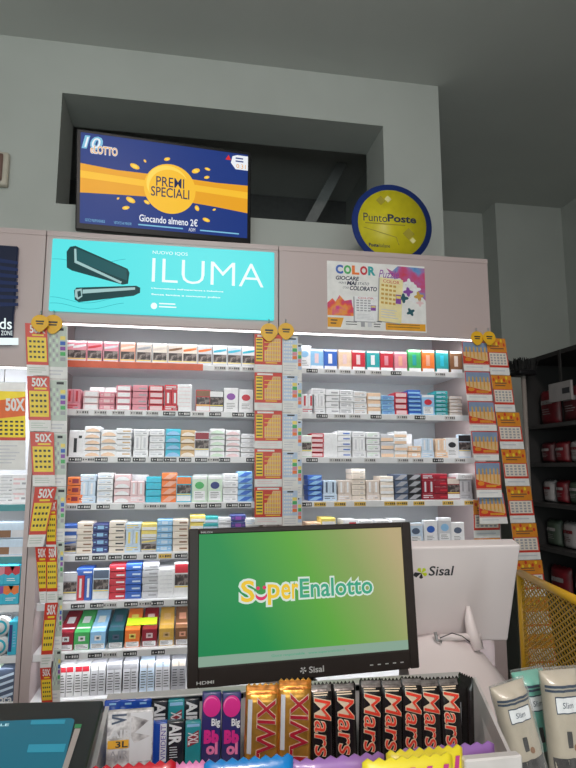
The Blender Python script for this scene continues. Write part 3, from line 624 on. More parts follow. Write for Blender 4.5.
nk.box(base_c - V((.14, .09, 0)), base_c + V((.14, .09, .012)), BLACKP, .003); nk.obj('stand', TV, True)
sx, sz = tw / 2 - .018, th / 2 - .02
S = sheet(-sx, th / 2 - .014, sx, -th / 2 + .028, -.0006)
TB = emi('tv_blue', (.009, .035, .20), 1.0); TO = emi('tv_orange', (.80, .36, .015), 1.0); TG = emi('tv_gold', (.92, .52, .03), 1.0); TGL = emi('tv_gold_light', (1.0, .68, .10), 1.0)
TN = emi('tv_navy', (.012, .02, .08), 1.0); TW = emi('tv_white', (.82, .85, .9), 1.0); TR = emi('tv_red', (.7, .02, .02), 1.0); TC = emi('tv_cyan', (.2, .5, .7), 1.0)
b = MB(); b.rect(S, 0, 0, 1, 1, TB, 0); scr = pose_mb(b, Ctv, Rtv).obj('screen', TV, True)
b = MB()
b.poly(S, [(0, .34), (.2, .37), (.40, .37), (.40, .63), (.2, .645), (0, .665)], TO); b.poly(S, [(.6, .37), (.8, .38), (1, .37), (1, .70), (.8, .665), (.6, .64)], TO)
b.poly(S, [(0, .42), (.4, .45), (.4, .52), (0, .5)], TG, .0006); b.poly(S, [(.6, .43), (1, .45), (1, .53), (.6, .5)], TG, .0006)
b.disc(S, .515, .515, .155, .285, TG, .0008, 40); b.disc(S, .50, .47, .125, .22, TGL, .001, 40); b.disc(S, .515, .52, .125, .225, TG, .0012, 40)
def tvuv(x, y): t_ = 28 + .163 * (x - 27); b_ = 322 + .093 * (x - 20); return ((x - 26) / 513., (y - t_) / (b_ - t_))
for i, (x, y) in enumerate(((183, 140), (213, 123), (280, 118), (370, 157), (407, 152), (405, 178), (172, 248), (158, 273), (220, 255), (375, 275), (405, 312), (430, 280), (135, 243))):
    u, v = tvuv(x, y); r = (.030, .012, .02, .028, .018, .018, .03, .022, .02, .022, .024, .012, .01)[i]
    b.disc(S, u, v, r, r * 1.5, TG, .0009, 16, a=(.5, 1.2, -.5, -.6, .3, -.5, .6, -.4, .7, 1.3, .4, -.7, -1)[i]); b.disc(S, u, v, r * .55, r * .85, TGL, .0011, 12, a=.5)
b.text(S, 'PREMI', .432, .385, .60, .495, TN, .0016, bold=.006); b.text(S, 'SPECIALI', .402, .505, .632, .615, TN, .0016, bold=.008)
b.text(S, 'Giocando almeno 2€', .335, .835, .685, .92, TW, .0016, bold=.015)
b.text(S, '10', .015, .04, .115, .165, TC, .0014, bold=.07, shear=.2, grow=1); b.text(S, '10', .02, .045, .11, .16, TW, .0016, bold=.0, shear=.2)
b.text(S, 'eLOTTO', .055, .13, .205, .215, TW, .0014, bold=.06, grow=1); b.text(S, 'eLOTTO', .055, .13, .205, .215, TO, .0017)
b.poly(S, [(.90, .04), (.93, .02), (1, .02), (1, .19), (.92, .19), (.89, .12)], TW, .001); b.poly(S, [(.855, .09), (.875, .03), (.89, .09)], TR, .001); b.lines(S, .92, .05, .985, .12, 2, TB, .45, .0014); b.text(S, '0:31', .925, .125, .985, .175, TO, .0014)
b.text(S, 'GIOCO RESPONSABILE', .03, .945, .14, .975, TC, .001); b.text(S, 'VIETATO AI MINORI', .19, .945, .29, .975, TC, .001); b.lines(S, .33, .95, .6, .975, 1, TC, .6, .001, .05); b.text(S, 'ADM', .63, .94, .67, .98, TW, .001); b.lines(S, .7, .95, .95, .975, 1, TC, .6, .001, .05)
pose_mb(b, Ctv, Rtv).obj('advert_picture', scr, True)

# ------------------------------------------------------------------ round yellow sign
pc = at(392, 222, 2.42); rr = .189; pc.z = TOPZ + rr + .001
SG = thing('round_sign', (pc.x, 2.42, TOPZ), 'round yellow sign with blue rim standing on top of the right cabinet', 'sign')
rim = mat('sign_blue', (.012, .035, .20), .4); ysg = mat('sign_yellow', (.62, .54, .015), .4)
b = MB(); b.tube([(pc.x, 2.424, pc.z), (pc.x, 2.416, pc.z)], rr, rim, 48); o = b.obj('rim', SG, True)
b = MB(); b.tube([(pc.x, 2.416, pc.z), (pc.x, 2.4145, pc.z)], rr * .855, ysg, 48)
S = sheet(pc.x - rr, pc.z + rr, pc.x + rr, pc.z - rr, 2.4143)
NV = mat('sign_navy_ink', (.012, .02, .06), .5); YD = mat('sign_dark_yellow', (.36, .30, .02), .5); YP = mat('sign_pale_yellow', (.75, .70, .3), .5)
b.text(S, 'Punto', .14, .385, .435, .485, NV); b.text(S, 'Poste', .44, .38, .80, .475, NV, bold=.03)
b.lines(S, .16, .50, .66, .53, 1, YD, .5, rnd=.0)
for cx, cy, r, m in ((.36, .215, .06, YD), (.45, .19, .045, YP), (.70, .61, .075, YD), (.75, .69, .04, YP)): b.poly(S, [(cx - r, cy), (cx, cy + r), (cx + r, cy), (cx, cy - r)], m)
b.poly(S, [(.14, .56), (.55, .66), (.58, .76), (.57, .76), (.54, .67), (.14, .57)], YD); b.text(S, 'Poste', .20, .755, .32, .80, NV, bold=.03); b.text(S, 'Italiane', .325, .755, .46, .80, NV)
b.obj('face', SG, True)
MB().box((pc.x - .05, 2.418, TOPZ + .0005), (pc.x + .05, 2.47, TOPZ + .012), rim, .002).obj('foot', SG, True)

# ------------------------------------------------------------------ colour poster on the right header
S = Flat(at(327, 259, CY - .003), at(424.5, 268, CY - .003), at(327, 328.5, CY - .003), at(423.5, 333, CY - .003))
x0, x1 = S.c[0].x, S.c[1].x; zt = (S.c[0].z + S.c[1].z) / 2; zb = (S.c[2].z + S.c[3].z) / 2; S = sheet(x0, zt, x1, zb, CY - .0025)
PO = thing('hanging_poster', (x0, CY - .001, zb), 'white advertising poster with puzzle pieces and colour splashes on the right cabinet header', 'poster')
b = MB(); b.box((x0, CY - .0025, zb), (x1, CY - .0005, zt), PAPER)
SPL = ramp_mat('colour_splash', [(.3, (.45, .04, .3)), (.42, (.75, .06, .06)), (.52, (.8, .3, .04)), (.6, (.7, .05, .25)), (.72, (.15, .1, .5))], 14)
SPB = ramp_mat('blue_splash', [(.3, (.05, .12, .35)), (.45, (.12, .3, .6)), (.55, (.5, .1, .3)), (.66, (.6, .05, .1)), (.78, (.15, .05, .25))], 11)
b.poly(S, [(0, .80), (0, .62), (.05, .55), (.08, .6), (.12, .5), (.17, .58), (.24, .56), (.25, .66), (.3, .8)], SPL); b.rect(S, 0, .8, .98, .81, PAPER, .0003)
b.poly(S, [(.60, .06), (.66, .1), (.72, .02), (1, .03), (1, .52), (.93, .42), (.88, .25), (.8, .3), (.74, .2), (.68, .22)], SPB)
for i, (ch, c) in enumerate(zip('COLOR', ('blue', 'green', 'orange', 'red', 'teal'))): b.text(S, ch, .085 + i * .082, .05, .16 + i * .082, .185, pal(c), bold=.05)
b.text(S, 'Puzzle', .52, .09, .73, .21, pal('purple'), .0008, shear=.3)
b.text(S, 'GIOCARE', .085, .215, .32, .275, NV, shear=.2, bold=.03); b.text(S, 'NON È', .115, .295, .19, .33, NV, shear=.2); b.text(S, 'MAI', .195, .285, .295, .345, NV, shear=.2, bold=.04); b.text(S, 'STATO', .305, .295, .42, .335, NV, shear=.2)
b.text(S, 'COSÌ', .155, .365, .215, .40, NV, shear=.2); b.text(S, 'COLORATO', .225, .355, .5, .42, NV, shear=.2, bold=.03)
for (pp, m) in (([(.27, .5), (.5, .5), (.49, .87), (.27, .87)], pal('white')), ([(.53, .2), (.77, .23), (.74, .88), (.51, .85)], mat('ticket_paleyellow', (.85, .74, .40), .5))):
    b.poly(S, [(u - .012, v + .012) for u, v in pp], pal('grey'), .0005); b.poly(S, pp, m, .0007)
    (ua, va), (ub, vb), (uc, vc), (ud, vd) = pp
    T = Flat(S(ua, va), S(ub, vb), S(ud, vd), S(uc, vc))
    b.text(T, 'COLOR', .15, .04, .85, .11, pal('red'), .0011)
    for i in range(4):
        for j in range(5): b.rect(T, .08 + i * .17, .15 + j * .1, .2 + i * .17, .2 + j * .1, pal('grey' if m.name.endswith('white') else 'gold'), .0011)
    b.rect(T, .72, .35, .95, .56, pal('purple'), .0012); b.rect(T, .74, .38, .93, .44, pal('yellow'), .0014); b.lines(T, .1, .72, .9, .95, 4, pal('pale grey'), .35, .0011)
def piece(cx, cy, r, m, a):
    pts = []
    for k in range(24):
        t = 2 * math.pi * k / 24; rad = r * (1 + .35 * math.cos(4 * t + a))
        pts.append((cx + rad * math.cos(t), cy + rad * 1.4 * math.sin(t)))
    b.poly(S, pts[::-1], m, .0009)
for cx, cy, r, c, a in ((.83, .27, .04, 'white', 0), (.90, .36, .042, 'white', .6), (.82, .40, .04, 'purple', .3), (.93, .46, .04, 'gold', .9), (.77, .5, .04, 'dark teal', .2), (.87, .5, .035, 'white', 1.2), (.84, .7, .035, 'dark teal', 2), (.94, .56, .03, 'pale pink', 0)): piece(cx, cy, r, pal(c), a)
OB = mat('poster_orange', (.78, .36, .02), .45)
b.poly(S, [(0, .83), (.16, .83), (.13, .97), (0, .97)], OB); b.rect(S, .58, .875, .99, .98, OB); b.lines(S, .03, .86, .11, .95, 2, INK, .4); b.lines(S, .18, .88, .3, .95, 2, INK, .3); b.rect(S, .33, .88, .37, .95, pal('grey')); b.rect(S, .4, .88, .44, .95, pal('pale grey')); b.lines(S, .46, .86, .55, .97, 3, INK, .35); b.lines(S, .6, .89, .95, .97, 2, INK, .2)
b.obj('sheet', PO, True)

# ------------------------------------------------------------------ counter
CT = .92
cn = thing('shop_counter', (-.2, 1.0, 0), 'grey shop counter at the front carrying the monitor, terminal and sweets', 'counter')
CM = mat('counter_grey', (.20, .19, .19), .4)
MB().box((-1.5, .42, CT - .03), (1.5, 1.52, CT), CM, .004).obj('worktop', cn, True)
MB().box((-1.45, .5, 0), (1.45, 1.36, CT - .03), mat('counter_body', (.3, .27, .25), .6)).obj('body', cn, True)

# ------------------------------------------------------------------ monitor
mw, mh = .47, .291
Cm = V((.251, 1.206, 1.238)); Rm = pose(.060, -.067, -.009)
MO = thing('monitor', (.26, 1.27, CT + .0005), 'black computer monitor showing a green lottery screen behind the chocolate bars', 'monitor')
b = MB(); il_, it_, ib_ = .020, .0105, .036
b.box((-mw / 2, 0, -mh / 2), (-mw / 2 + il_, .02, mh / 2), BEZEL, .002).box((mw / 2 - il_, 0, -mh / 2), (mw / 2, .02, mh / 2), BEZEL, .002)
b.box((-mw / 2 + il_, 0.0002, mh / 2 - it_), (mw / 2 - il_, .02, mh / 2), BEZEL, .002).box((-mw / 2 + il_, .0002, -mh / 2), (mw / 2 - il_, .02, -mh / 2 + ib_), BEZEL, .002)
b.box((-mw / 2 + .005, .02, -mh / 2 + .005), (mw / 2 - .005, .045, mh / 2 - .005), BEZEL, .006)
pose_mb(b, Cm, Rm).obj('casing', MO, True)
S = sheet(-mw / 2 + il_, mh / 2 - it_, mw / 2 - il_, -mh / 2 + ib_, .006)
b = MB(); b.rect(S, 0, 0, 1, 1, emi('screen_green', (.1, .5, .15), 1.0, [(0, (.012, .20, .08)), (.33, (.018, .25, .07)), (.6, (.11, .36, .05)), (.8, (.25, .34, .11)), (1, (.46, .37, .20))], (V((.9, 0, .45)), -.14, .50)), 0)  # beige end of the gradient paints a washed-out reflection into the screen
scr = pose_mb(b, Cm, Rm); scr = scr.obj('screen', MO, True)
# screen object shares the thing's frame: gradient measured there
b = MB(); SW = emi('screen_white', (.62, .72, .64), 1.0); SYL = emi('screen_yellow', (.80, .52, .03), 1.0); SGR = emi('screen_logo_green', (.05, .34, .20), 1.0); SPK = emi('screen_pink', (.66, .03, .12), 1.0); SLG = emi('screen_pale', (.24, .36, .28), 1.0)
Tm = Flat(S(.192, .375), S(.832, .395), S(.192, .543), S(.832, .54))
parts = (('S', 0, .10, .0, 1.0, SYL), ('p', .195, .285, .22, 1.2, SYL), ('e', .295, .365, .22, .98, SYL), ('r', .375, .425, .22, .98, SYL))
for m_, bo, g_, of in ((SW, .065, 1, .0006), (None, .018, None, .0012)):
    for ch, u0, u1, v0, v1, c in parts: b.text(Tm, ch, u0, v0, u1, v1, m_ or c, of, bold=bo, grow=g_)
    b.text(Tm, 'Enalotto', .435, .0, 1.0, .97, m_ or SGR, of, bold=bo, grow=g_)
for r0, m_, of in ((.12, SW, .0006), (.05, SPK, .0014)):
    cxs = [(.148 + .046 * math.sin(t), .56 + .32 * math.cos(t)) for t in [(-1.15 + 2.3 * k / 10) for k in range(11)]]
    for (ua, va), (ub, vb) in zip(cxs, cxs[1:]):
        k_ = r0; b.poly(Tm, [(ua, va + k_ * 1.6), (ub, vb + k_ * 1.6), (ub, vb - k_ * 1.6), (ua, va - k_ * 1.6)], m_, of)
b.disc(Tm, .125, .38, .014, .09, SPK, .0014, 12); b.disc(Tm, .172, .36, .014, .09, SPK, .0014, 12)
b.rect(S, 0, .925, 1, 1, SLG, .0004); b.text(S, 'Gioco responsabile   www.superenalotto.it', .33, .95, .68, .975, SGR, .0008)
pose_mb(b, Cm, Rm).obj('lottery_picture', scr, True)
b = MB(); S = sheet(-mw / 2, mh / 2, mw / 2, -mh / 2, -.0004); LG = mat('bezel_print', (.6, .6, .6), .5)
b.text(S, 'HDMI', .035, .955, .105, .975, LG, bold=.02); b.text(S, 'Sisal', .50, .925, .565, .965, LG, bold=.02); b.text(S, 'NILOX', .05, .018, .10, .03, LG)
for a in range(5):
    t = a * 2 * math.pi / 5 + .3; b.poly(S, [(.475, .945), (.475 + .014 * math.cos(t - .3), .945 + .022 * math.sin(t - .3)), (.475 + .014 * math.cos(t + .3), .945 + .022 * math.sin(t + .3))][::-1], LG)
for k in range(5): b.rect(S, .77 + k * .035, .948, .785 + k * .035, .955, LG)
pose_mb(b, Cm, Rm).obj('lettering', MO, True)
b = MB(); fc = V((.26, 1.28, CT + .001)); b.box(fc - V((.11, .07, 0)), fc + V((.11, .08, .014)), BEZEL, .004); b.box(fc + V((-.03, -.01, .014)), fc + V((.03, .02, .14)), BEZEL, .004)
b.tube([fc + V((0, .005, .13)), Cm + Rm @ V((0, .04, -.06))], .022, BEZEL, 12); b.obj('stand', MO, True)

# ------------------------------------------------------------------ white lottery terminal
TE = thing('lottery_terminal', (.62, 1.40, CT + .0005), 'white lottery terminal seen from behind, to the right of the monitor', 'terminal')
pTL, pTR, pBR, pBL = at(388, 548, 1.33), at(521, 545, 1.36), at(508, 641, 1.42), at(388, 641, 1.42)
pBR = planar(pTL, pTR, pBL, 508, 641).c[3]
b = MB(); n_ = (pBL - pTL).cross(pTR - pTL).normalized(); th_ = .035
fr = [pTL, pTR, pBR, pBL]; bk = [p - n_ * th_ for p in fr]
bm = bmesh.new(); vs8 = [bm.verts.new(p) for p in fr + bk]
for f in ((3, 2, 1, 0), (4, 5, 6, 7), (0, 1, 5, 4), (1, 2, 6, 5), (2, 3, 7, 6), (3, 0, 4, 7)): bm.faces.new([vs8[i] for i in f])
bmesh.ops.recalc_face_normals(bm, faces=bm.faces[:])
bmesh.ops.bevel(bm, geom=bm.edges[:], offset=.006, segments=3, profile=.6, affect='EDGES'); bm.verts.index_update()
b.add([v.co.copy() for v in bm.verts], [[v.index for v in f.verts] for f in bm.faces], WHITEP, False); bm.free()
pan = b.obj('display_back', TE, True)
S = planar(pTL, pTR, pBL, 508, 641); u_ = lambda x: (x - 388) / 128.5
b = MB(); b.text(S, 'Sisal', .30, .195, .49, .295, INK, .0008, bold=.012, shear=.1)
STY = mat('logo_lime', (.62, .72, .03), .4)
for a in range(5):
    t = a * 2 * math.pi / 5 + .35; r = .038 if a != 2 else .05
    b.poly(S, [(.245, .265), (.245 + r * math.cos(t - .42), .265 + 1.4 * r * math.sin(t - .42)), (.245 + r * 1.25 * math.cos(t), .265 + 1.6 * r * math.sin(t)), (.245 + r * math.cos(t + .42), .265 + 1.4 * r * math.sin(t + .42))][::-1], INK if a in (1, 2) else STY, .0008)
b.obj('lettering', pan, True)
# base: a housing that swells down to the right
b = MB(); prof = []
outline = [(398, 668, 640), (430, 668, 634), (462, 668, 640), (480, 668, 652), (497, 668, 672), (511, 668, 698), (522, 668, 722)]
lo = []; YB1, YB2 = 1.12, 1.41
n = len(outline); vv = []; 
for (px, _, py) in outline:
    p = at(px, py, YB2); vv.append((p.x, max(p.z, CT + .01)))
rows_ = []
for j, (yy, sc) in enumerate(((YB2, 1.0), (1.39, 1.0), (1.36, .90), (1.32, .66), (1.30, .34), (1.29, .05))):
    rows_.append([V((x - .02 * (1 - sc), yy, CT + .001 + (z - CT) * sc)) for x, z in vv])
V_ = [p for r in rows_ for p in r]; m_ = len(vv)
F_ = [(j * m_ + i, j * m_ + i + 1, (j + 1) * m_ + i + 1, (j + 1) * m_ + i) for j in range(5) for i in range(m_ - 1)]
bot = [V((p.x, p.y, CT + .001)) for p in rows_[0]]; o_ = len(V_); V_ += bot; F_ += [(i + 1, i, o_ + i, o_ + i + 1) for i in range(m_ - 1)]
b.add(V_, F_, WHITEP, True); b.obj('base', TE, True)
b = MB(); b.tube([at(468, 606, 1.402), at(469, 618, 1.395), at(472, 632, 1.385), at(479, 650, 1.37)], [.004, .011, .014, .012], WHITEP, 16)
b.tube([at(440, 638, 1.385), at(480, 636, 1.385)], .008, WHITEP, 12); b.obj('neck', TE, True)
b = MB(); b.tube([at(435, 632, 1.37), at(437, 640, 1.365), at(442, 642, 1.36)], .004, METAL, 8); b.tube([at(440, 638, 1.365), at(452, 633, 1.365), at(462, 636, 1.36), at(470, 642, 1.35)], .0012, INK, 6); b.obj('latch', TE, True)

# ------------------------------------------------------------------ wrappers and pouches
class Pillow:
    """wrapper: u across, v down; front bulges towards -y; local x right, z up"""
    def __init__(s, w, h, t, crimp=.08, flat=5.0, waves=0.0):
        s.w, s.h, s.t, s.cr, s.fl, s.wv = w, h, t, crimp, flat, waves
    def dep(s, u, v):
        e = min(1, max(0, (v - s.cr + .03) / .08)) * min(1, max(0, (1 - s.cr - v + .03) / .08))
        e = e * e * (3 - 2 * e)
        a = (1 - abs(2 * u - 1) ** s.fl)
        d = .0012 + s.t / 2 * e * max(0, a) ** .5
        if s.wv: d += s.wv * math.sin(u * 23 + v * 9) * math.sin(v * 17 + u * 5) * e
        return d
    def __call__(s, u, v, off=0.0): return V(((u - .5) * s.w, -s.dep(u, v) - off, (1 - v) * s.h))
    def build(s, mb, m, nu=12, nv=26, zig=0.002):
        fr = []; bk = []
        for j in range(nv + 1):
            v = j / nv
            for i in range(nu + 1):
                u = i / nu; p = s(u, v); z = p.z
                if zig and j in (0, nv): z += zig * (1 if i % 2 else -1) * (1 if j == 0 else -1)
                z = max(z, 0)
                fr.append(V((p.x, p.y, z))); bk.append(V((p.x, s.dep(u, v) * .6, z)))
        k = nu + 1; n = len(fr); F = []
        for j in range(nv):
            for i in range(nu):
                a = j * k + i; F.append((a, a + k, a + k + 1, a + 1)); F.append((n + a, n + a + 1, n + a + k + 1, n + a + k))
        for j in range(nv):
            a = j * k; F.append((a, n + a, n + a + k, a + k)); a += nu; F.append((a, a + k, n + a + k, n + a))
        for i in range(nu): F.append((i, i + 1, n + i + 1, n + i)); a = nv * k + i; F.append((a, n + a, n + a + 1, a + 1))
        mb.add(fr + bk, F, m, True); return s
# tray
TZ = 1.055
tr_ = thing('sweet_tray', (.2, .87, CT + .0005), 'pale grey sweet tray with perforated back edge holding gum and chocolate bars', 'tray')
GT = mat('tray_grey', (.50, .49, .49), .4); GTL = mat('tray_light', (.62, .58, .58), .4)
tl_ = at(107, 699, .985); trr = at(247, 688, .985)
xL, xR = at(101, 730, .85).x - .008, at(466, 690, .97).x
MB().box((xL, .74, CT + .001), (xR, .985, TZ), GT, .003).obj('floor_block', tr_, True)
b = MB(); zr = (at(175, 692, .985)).z
b.box((xL, .975, TZ), (xR, .985, zr), GT, .001)
x = xL + .012
while x < xR - .03: b.box((x, .9745, zr - .012), (x + .006, .976, zr - .005), BLACKP); x += .0125
b.box((xL, .965, zr - .001), (xR, .990, zr + .002), GT, .001)
b.obj('back_wall', tr_, True)
MB().prism([(.985, TZ), (.985, zr), (.74, zr - .045), (.74, TZ)], 0, xL, xL + .006, GT).obj('side_wall', tr_, True)
q0, q1, q2, q3 = at(472, 676, .965), at(486, 682, .965), at(524, 775, .76), at(505, 775, .76)
b = MB(); S = Flat(at(474, 674, .975), at(476, 676, .972), at(512, 772, .745), at(528, 772, .745))
wt0, wt1 = at(473, 677, .97), at(514, 766, .745)
w0 = [V((wt0.x - .02, .97, TZ)), V((wt1.x - .03, .745, TZ)), wt1, wt0]
b.add(w0 + [p + V((.005, 0, 0)) for p in w0], [(0, 1, 2, 3), (7, 6, 5, 4), (0, 3, 7, 4), (1, 0, 4, 5), (2, 1, 5, 6), (3, 2, 6, 7)], GTL); b.obj('side_wall', tr_, True)
# chocolate bars
BLK = mat('wrapper_black', (.012, .009, .009), .25, coat=.3, bump=.35, scale=60, noise=.3); GLD = mat('wrapper_gold', (.62, .30, .05), .28, metal=.6, bump=.3, scale=60, noise=.25)
SIL = mat('wrapper_crimp', (.20, .17, .16), .3, metal=.5, bump=.5, scale=120, noise=.5); MRED = mat('bar_red', (.80, .05, .025), .35); MCR = mat('bar_cream', (.75, .58, .42), .4); TRED = mat('bar_dark_red', (.42, .012, .03), .35); TOR = mat('crimp_orange', (.55, .18, .02), .3, metal=.4, bump=.4, scale=100, noise=.4)
def bar_root(px, pytop, Y, L, wpx, name, label, group, tilt=.05, lean=0.0):
    top = at(px, pytop, Y); z0 = TZ + .001
    o = thing(name, (top.x, Y, z0), label, 'chocolate bar', group, rot=(-tilt, lean, 0)); return o, max(.09, (top.z - z0))
NUMS = ['leftmost', 'second', 'third', 'fourth', 'fifth', 'sixth', 'seventh', 'eighth']
for i, px in enumerate((321.5, 345, 368, 389, 409, 429, 450)):
    lab = f'black chocolate bar with red script lettering, {"leftmost of the black bars" if i == 0 else NUMS[i] + " black bar from the left"}'
    o, L = bar_root(px, (685, 684, 681, 681, 679, 680, 679)[i], .885, 0, 0, 'chocolate_bar', lab, 'black chocolate bars', .06, random.uniform(-.03, .03) + .02)
    P = Pillow(.0345, L, .013, .07); b = MB(); P.build(b, BLK); b.obj('wrapper', o)
    b = MB(); b.rect(P, .08, .012, .92, .075, SIL, .0006); b.lines(P, .15, .08, .85, .12, 2, MCR, .5, .0005); b.obj('crimped_end', o)
    b = MB(); b.text(P, 'Mars', .16, .13, .84, .70, MCR, .0015, bold=.03, shear=.2, rot=2, grow=1); b.text(P, 'Mars', .16, .13, .84, .70, MRED, .0022, bold=.0, shear=.2, rot=2, grow=1); b.obj('lettering', o)
    if i == 2: pass
o, L = bar_root(464, 676, .90, 0, 0, 'chocolate_bar', 'black chocolate bar turned edge-on, rightmost beside the tray wall', 'black chocolate bars', .06, .04)
o.rotation_euler = (-.03, .0, -1.2); P = Pillow(.028, L, .012, .07); b = MB(); P.build(b, BLK); b.obj('wrapper', o)
b = MB(); b.rect(P, .1, .3, .4, .85, pal('grey'), .0006); b.lines(P, .12, .33, .36, .82, 8, pal('pale grey'), .4, .0009); b.obj('back_label', o)
for i, (px, py) in enumerate(((260.5, 686), (293, 681))):
    o, L = bar_root(px, py, .88, 0, 0, 'chocolate_bar', f'gold chocolate bar with dark red lettering, {["left", "right"][i]} one of the two', 'gold chocolate bars', .05, .03)
    P = Pillow(.048, L, .018, .075); b = MB(); P.build(b, GLD); b.obj('wrapper', o)
    b = MB(); b.rect(P, .03, .005, .97, .085, TOR, .0006); b.rect(P, .06, .12, .18, .62, pal('pale grey'), .0006); b.obj('crimped_end', o)
    b = MB(); b.text(P, 'TWIX', .34, .12, .86, .76, MCR, .0015, bold=.035, rot=1, grow=1, shear=.1); b.text(P, 'TWIX', .34, .12, .86, .76, TRED, .0022, bold=.012, rot=1, grow=1, shear=.1); b.obj('lettering', o)
# pink and blue gum packs
NBL = mat('gum_navy', (.03, .025, .14), .3, coat=.3); HPK = mat('gum_pink', (.70, .03, .26), .3, coat=.3)
HPL = mat('gum_light_pink', (.85, .22, .45), .35)
for i, px in enumerate((211.5, 231.5)):
    top = at(px, 694, .90); L = top.z - TZ - .001
    o = thing('gum_pack', (top.x, .90, TZ + .001), f'navy bubble gum pack with pink disc, {["left", "right"][i]} one of the two', 'gum pack', 'pink and navy gum packs', rot=(-.05, .01, 0))
    MB().box((-.0135, 0, 0), (.0135, .012, L), NBL, .002, bm_seg=2).obj('wrapper', o)
    S = sheet(-.0135, L, .0135, L - (top.z - at(px, 762, .90).z), 0); b = MB(); b.disc(S, .5, .20, .47, .16, HPK, .0006, 24); b.disc(S, .45, .17, .36, .11, HPL, .0008, 20); b.disc(S, .48, .19, .36, .11, HPK, .001, 20)
    b.text(S, 'Big', .5, .38, .95, .52, pal('white'), .0012, bold=.03)
    b.text(S, 'B', .12, .54, .52, .74, HPK, .001, bold=.07); b.text(S, 'b', .52, .55, .9, .74, HPK, .001, bold=.07); b.text(S, 'ol', .25, .72, .85, .9, HPL, .001, bold=.05); b.obj('print', o)
# gum sticks
GBK = mat('gum_black', (.015, .018, .025), .25, coat=.4); GTE = mat('gum_teal', (.02, .26, .30), .25, coat=.4); GBL = mat('gum_blue', (.012, .07, .42), .25, coat=.4); GWH = mat('gum_white', (.72, .72, .75), .3, coat=.3); GSIL = ramp_mat('gum_foil', [(.32, (.16, .15, .16)), (.45, (.5, .48, .49)), (.55, (.78, .76, .77)), (.68, (.3, .27, .3))], 45, .25)
def gum(px, py0, py1, Y, wpx, body, prints, label, group=None, tilt=-.05, ms='gum_pack', base=None):
    top, botm = at(px, py0, Y), at(px, py1, Y); w_ = wpx * Y / FPX * .5
    z0 = TZ + .001
    o = thing(ms, (top.x, Y, z0), label, 'gum pack', group, rot=(tilt, 0, 0)); L = top.z - z0
    MB().box((-w_, 0, 0), (w_, .012, L), body, .002, bm_seg=2).obj('wrapper', o)
    S = sheet(-w_, L, w_, L - (top.z - at(px, 764 if Y < .92 else 748, Y).z), 0); b = MB(); prints(b, S); b.obj('print', o); return o
def p_cap(b, S): b.rect(S, .06, .02, .94, .13, GBL, .0005); b.rect(S, .3, .05, .7, .09, pal('light blue'), .0008); b.rect(S, .06, .2, .94, .9, GWH, .0005); b.text(S, 'AIR', .2, .25, .8, .8, GBK, .0009, rot=1)
def p_air(b, S): b.text(S, 'AIR', .15, .04, .85, .55, GWH, .0008, bold=.04, rot=2); b.lines(S, .2, .6, .8, .9, 5, pal('pale grey'), .3)
def p_tea(b, S): b.rect(S, .1, .05, .9, .12, pal('light blue'), .0006); b.poly(S, [(.15, .35), (.85, .2), (.85, .5), (.15, .6)], pal('dark red'), .0007); b.text(S, 'XXL', .18, .25, .82, .55, GWH, .0010, rot=2, bold=.02)
def p_viv(b, S): b.rect(S, .45, .04, .95, .96, GWH, .0005); b.text(S, 'VIVIDENT', .52, .08, .9, .92, mat('gum_violet', (.08, .05, .35), .4), .0009, rot=1)
def p_vig(b, S): b.rect(S, .06, .03, .94, .12, GBL, .0005); b.text(S, 'VIGORSOL', .25, .16, .8, .92, GWH, .0008, rot=1)
for i, px in enumerate((112.5, 128, 143)): gum(px, 702 - i * .6, 760, .955, 15, GBL, p_cap, f'blue topped gum pack standing in the back row, {["leftmost", "middle", "rightmost"][i]} of three', 'blue topped gum packs')
gum(160, 702, 760, .955, 14.5, GBK, p_air, 'black gum pack with white letters in the back row, beside blue topped packs')
gum(176.5, 701, 760, .955, 15, GTE, p_tea, 'teal gum pack standing in the back row between two black packs')
gum(192, 700, 760, .955, 14.5, GBK, p_air, 'black gum pack with white letters in the back row, beside pink discs')
gum(150.5, 724, 770, .90, 9, GBL, p_vig, 'dark blue gum pack in the front row beside the silver box')
gum(161, 723.5, 770, .90, 11.5, GBL, p_viv, 'white and blue gum pack with violet lettering in the front row')
gum(175.5, 723, 770, .90, 16, GBK, p_air, 'black gum pack with large white letters in the front row')
gum(193.5, 723, 770, .90, 14.5, GTE, p_tea, 'teal gum pack with dark red flash in the front row')
def p_card(b, S):
    b.rect(S, .5, .03, .97, .97, GWH, .0005); b.text(S, 'VI', .1, .04, .42, .24, pal('slate'), .0008, bold=.03, rot=1); b.text(S, 'AIR', .06, .34, .55, .5, GWH, .0010, bold=.03)
    b.poly(S, [(.52, .08), (.9, .2), (.6, .42), (.95, .5), (.6, .62), (.52, .5)], GSIL, .0008)
    b.rect(S, .03, .54, .48, .70, mat('price_yellow', (.82, .42, .03), .4), .0009); b.text(S, '3L', .2, .56, .46, .68, INK, .0013, bold=.02); b.text(S, 'AIR', .06, .74, .48, .9, pal('grey'), .0009)
gum(130.5, 712.5, 770, .872, 41, GSIL, p_card, 'shiny silver and white gum box with yellow price spot, in front of blue topped packs', None, -.04)
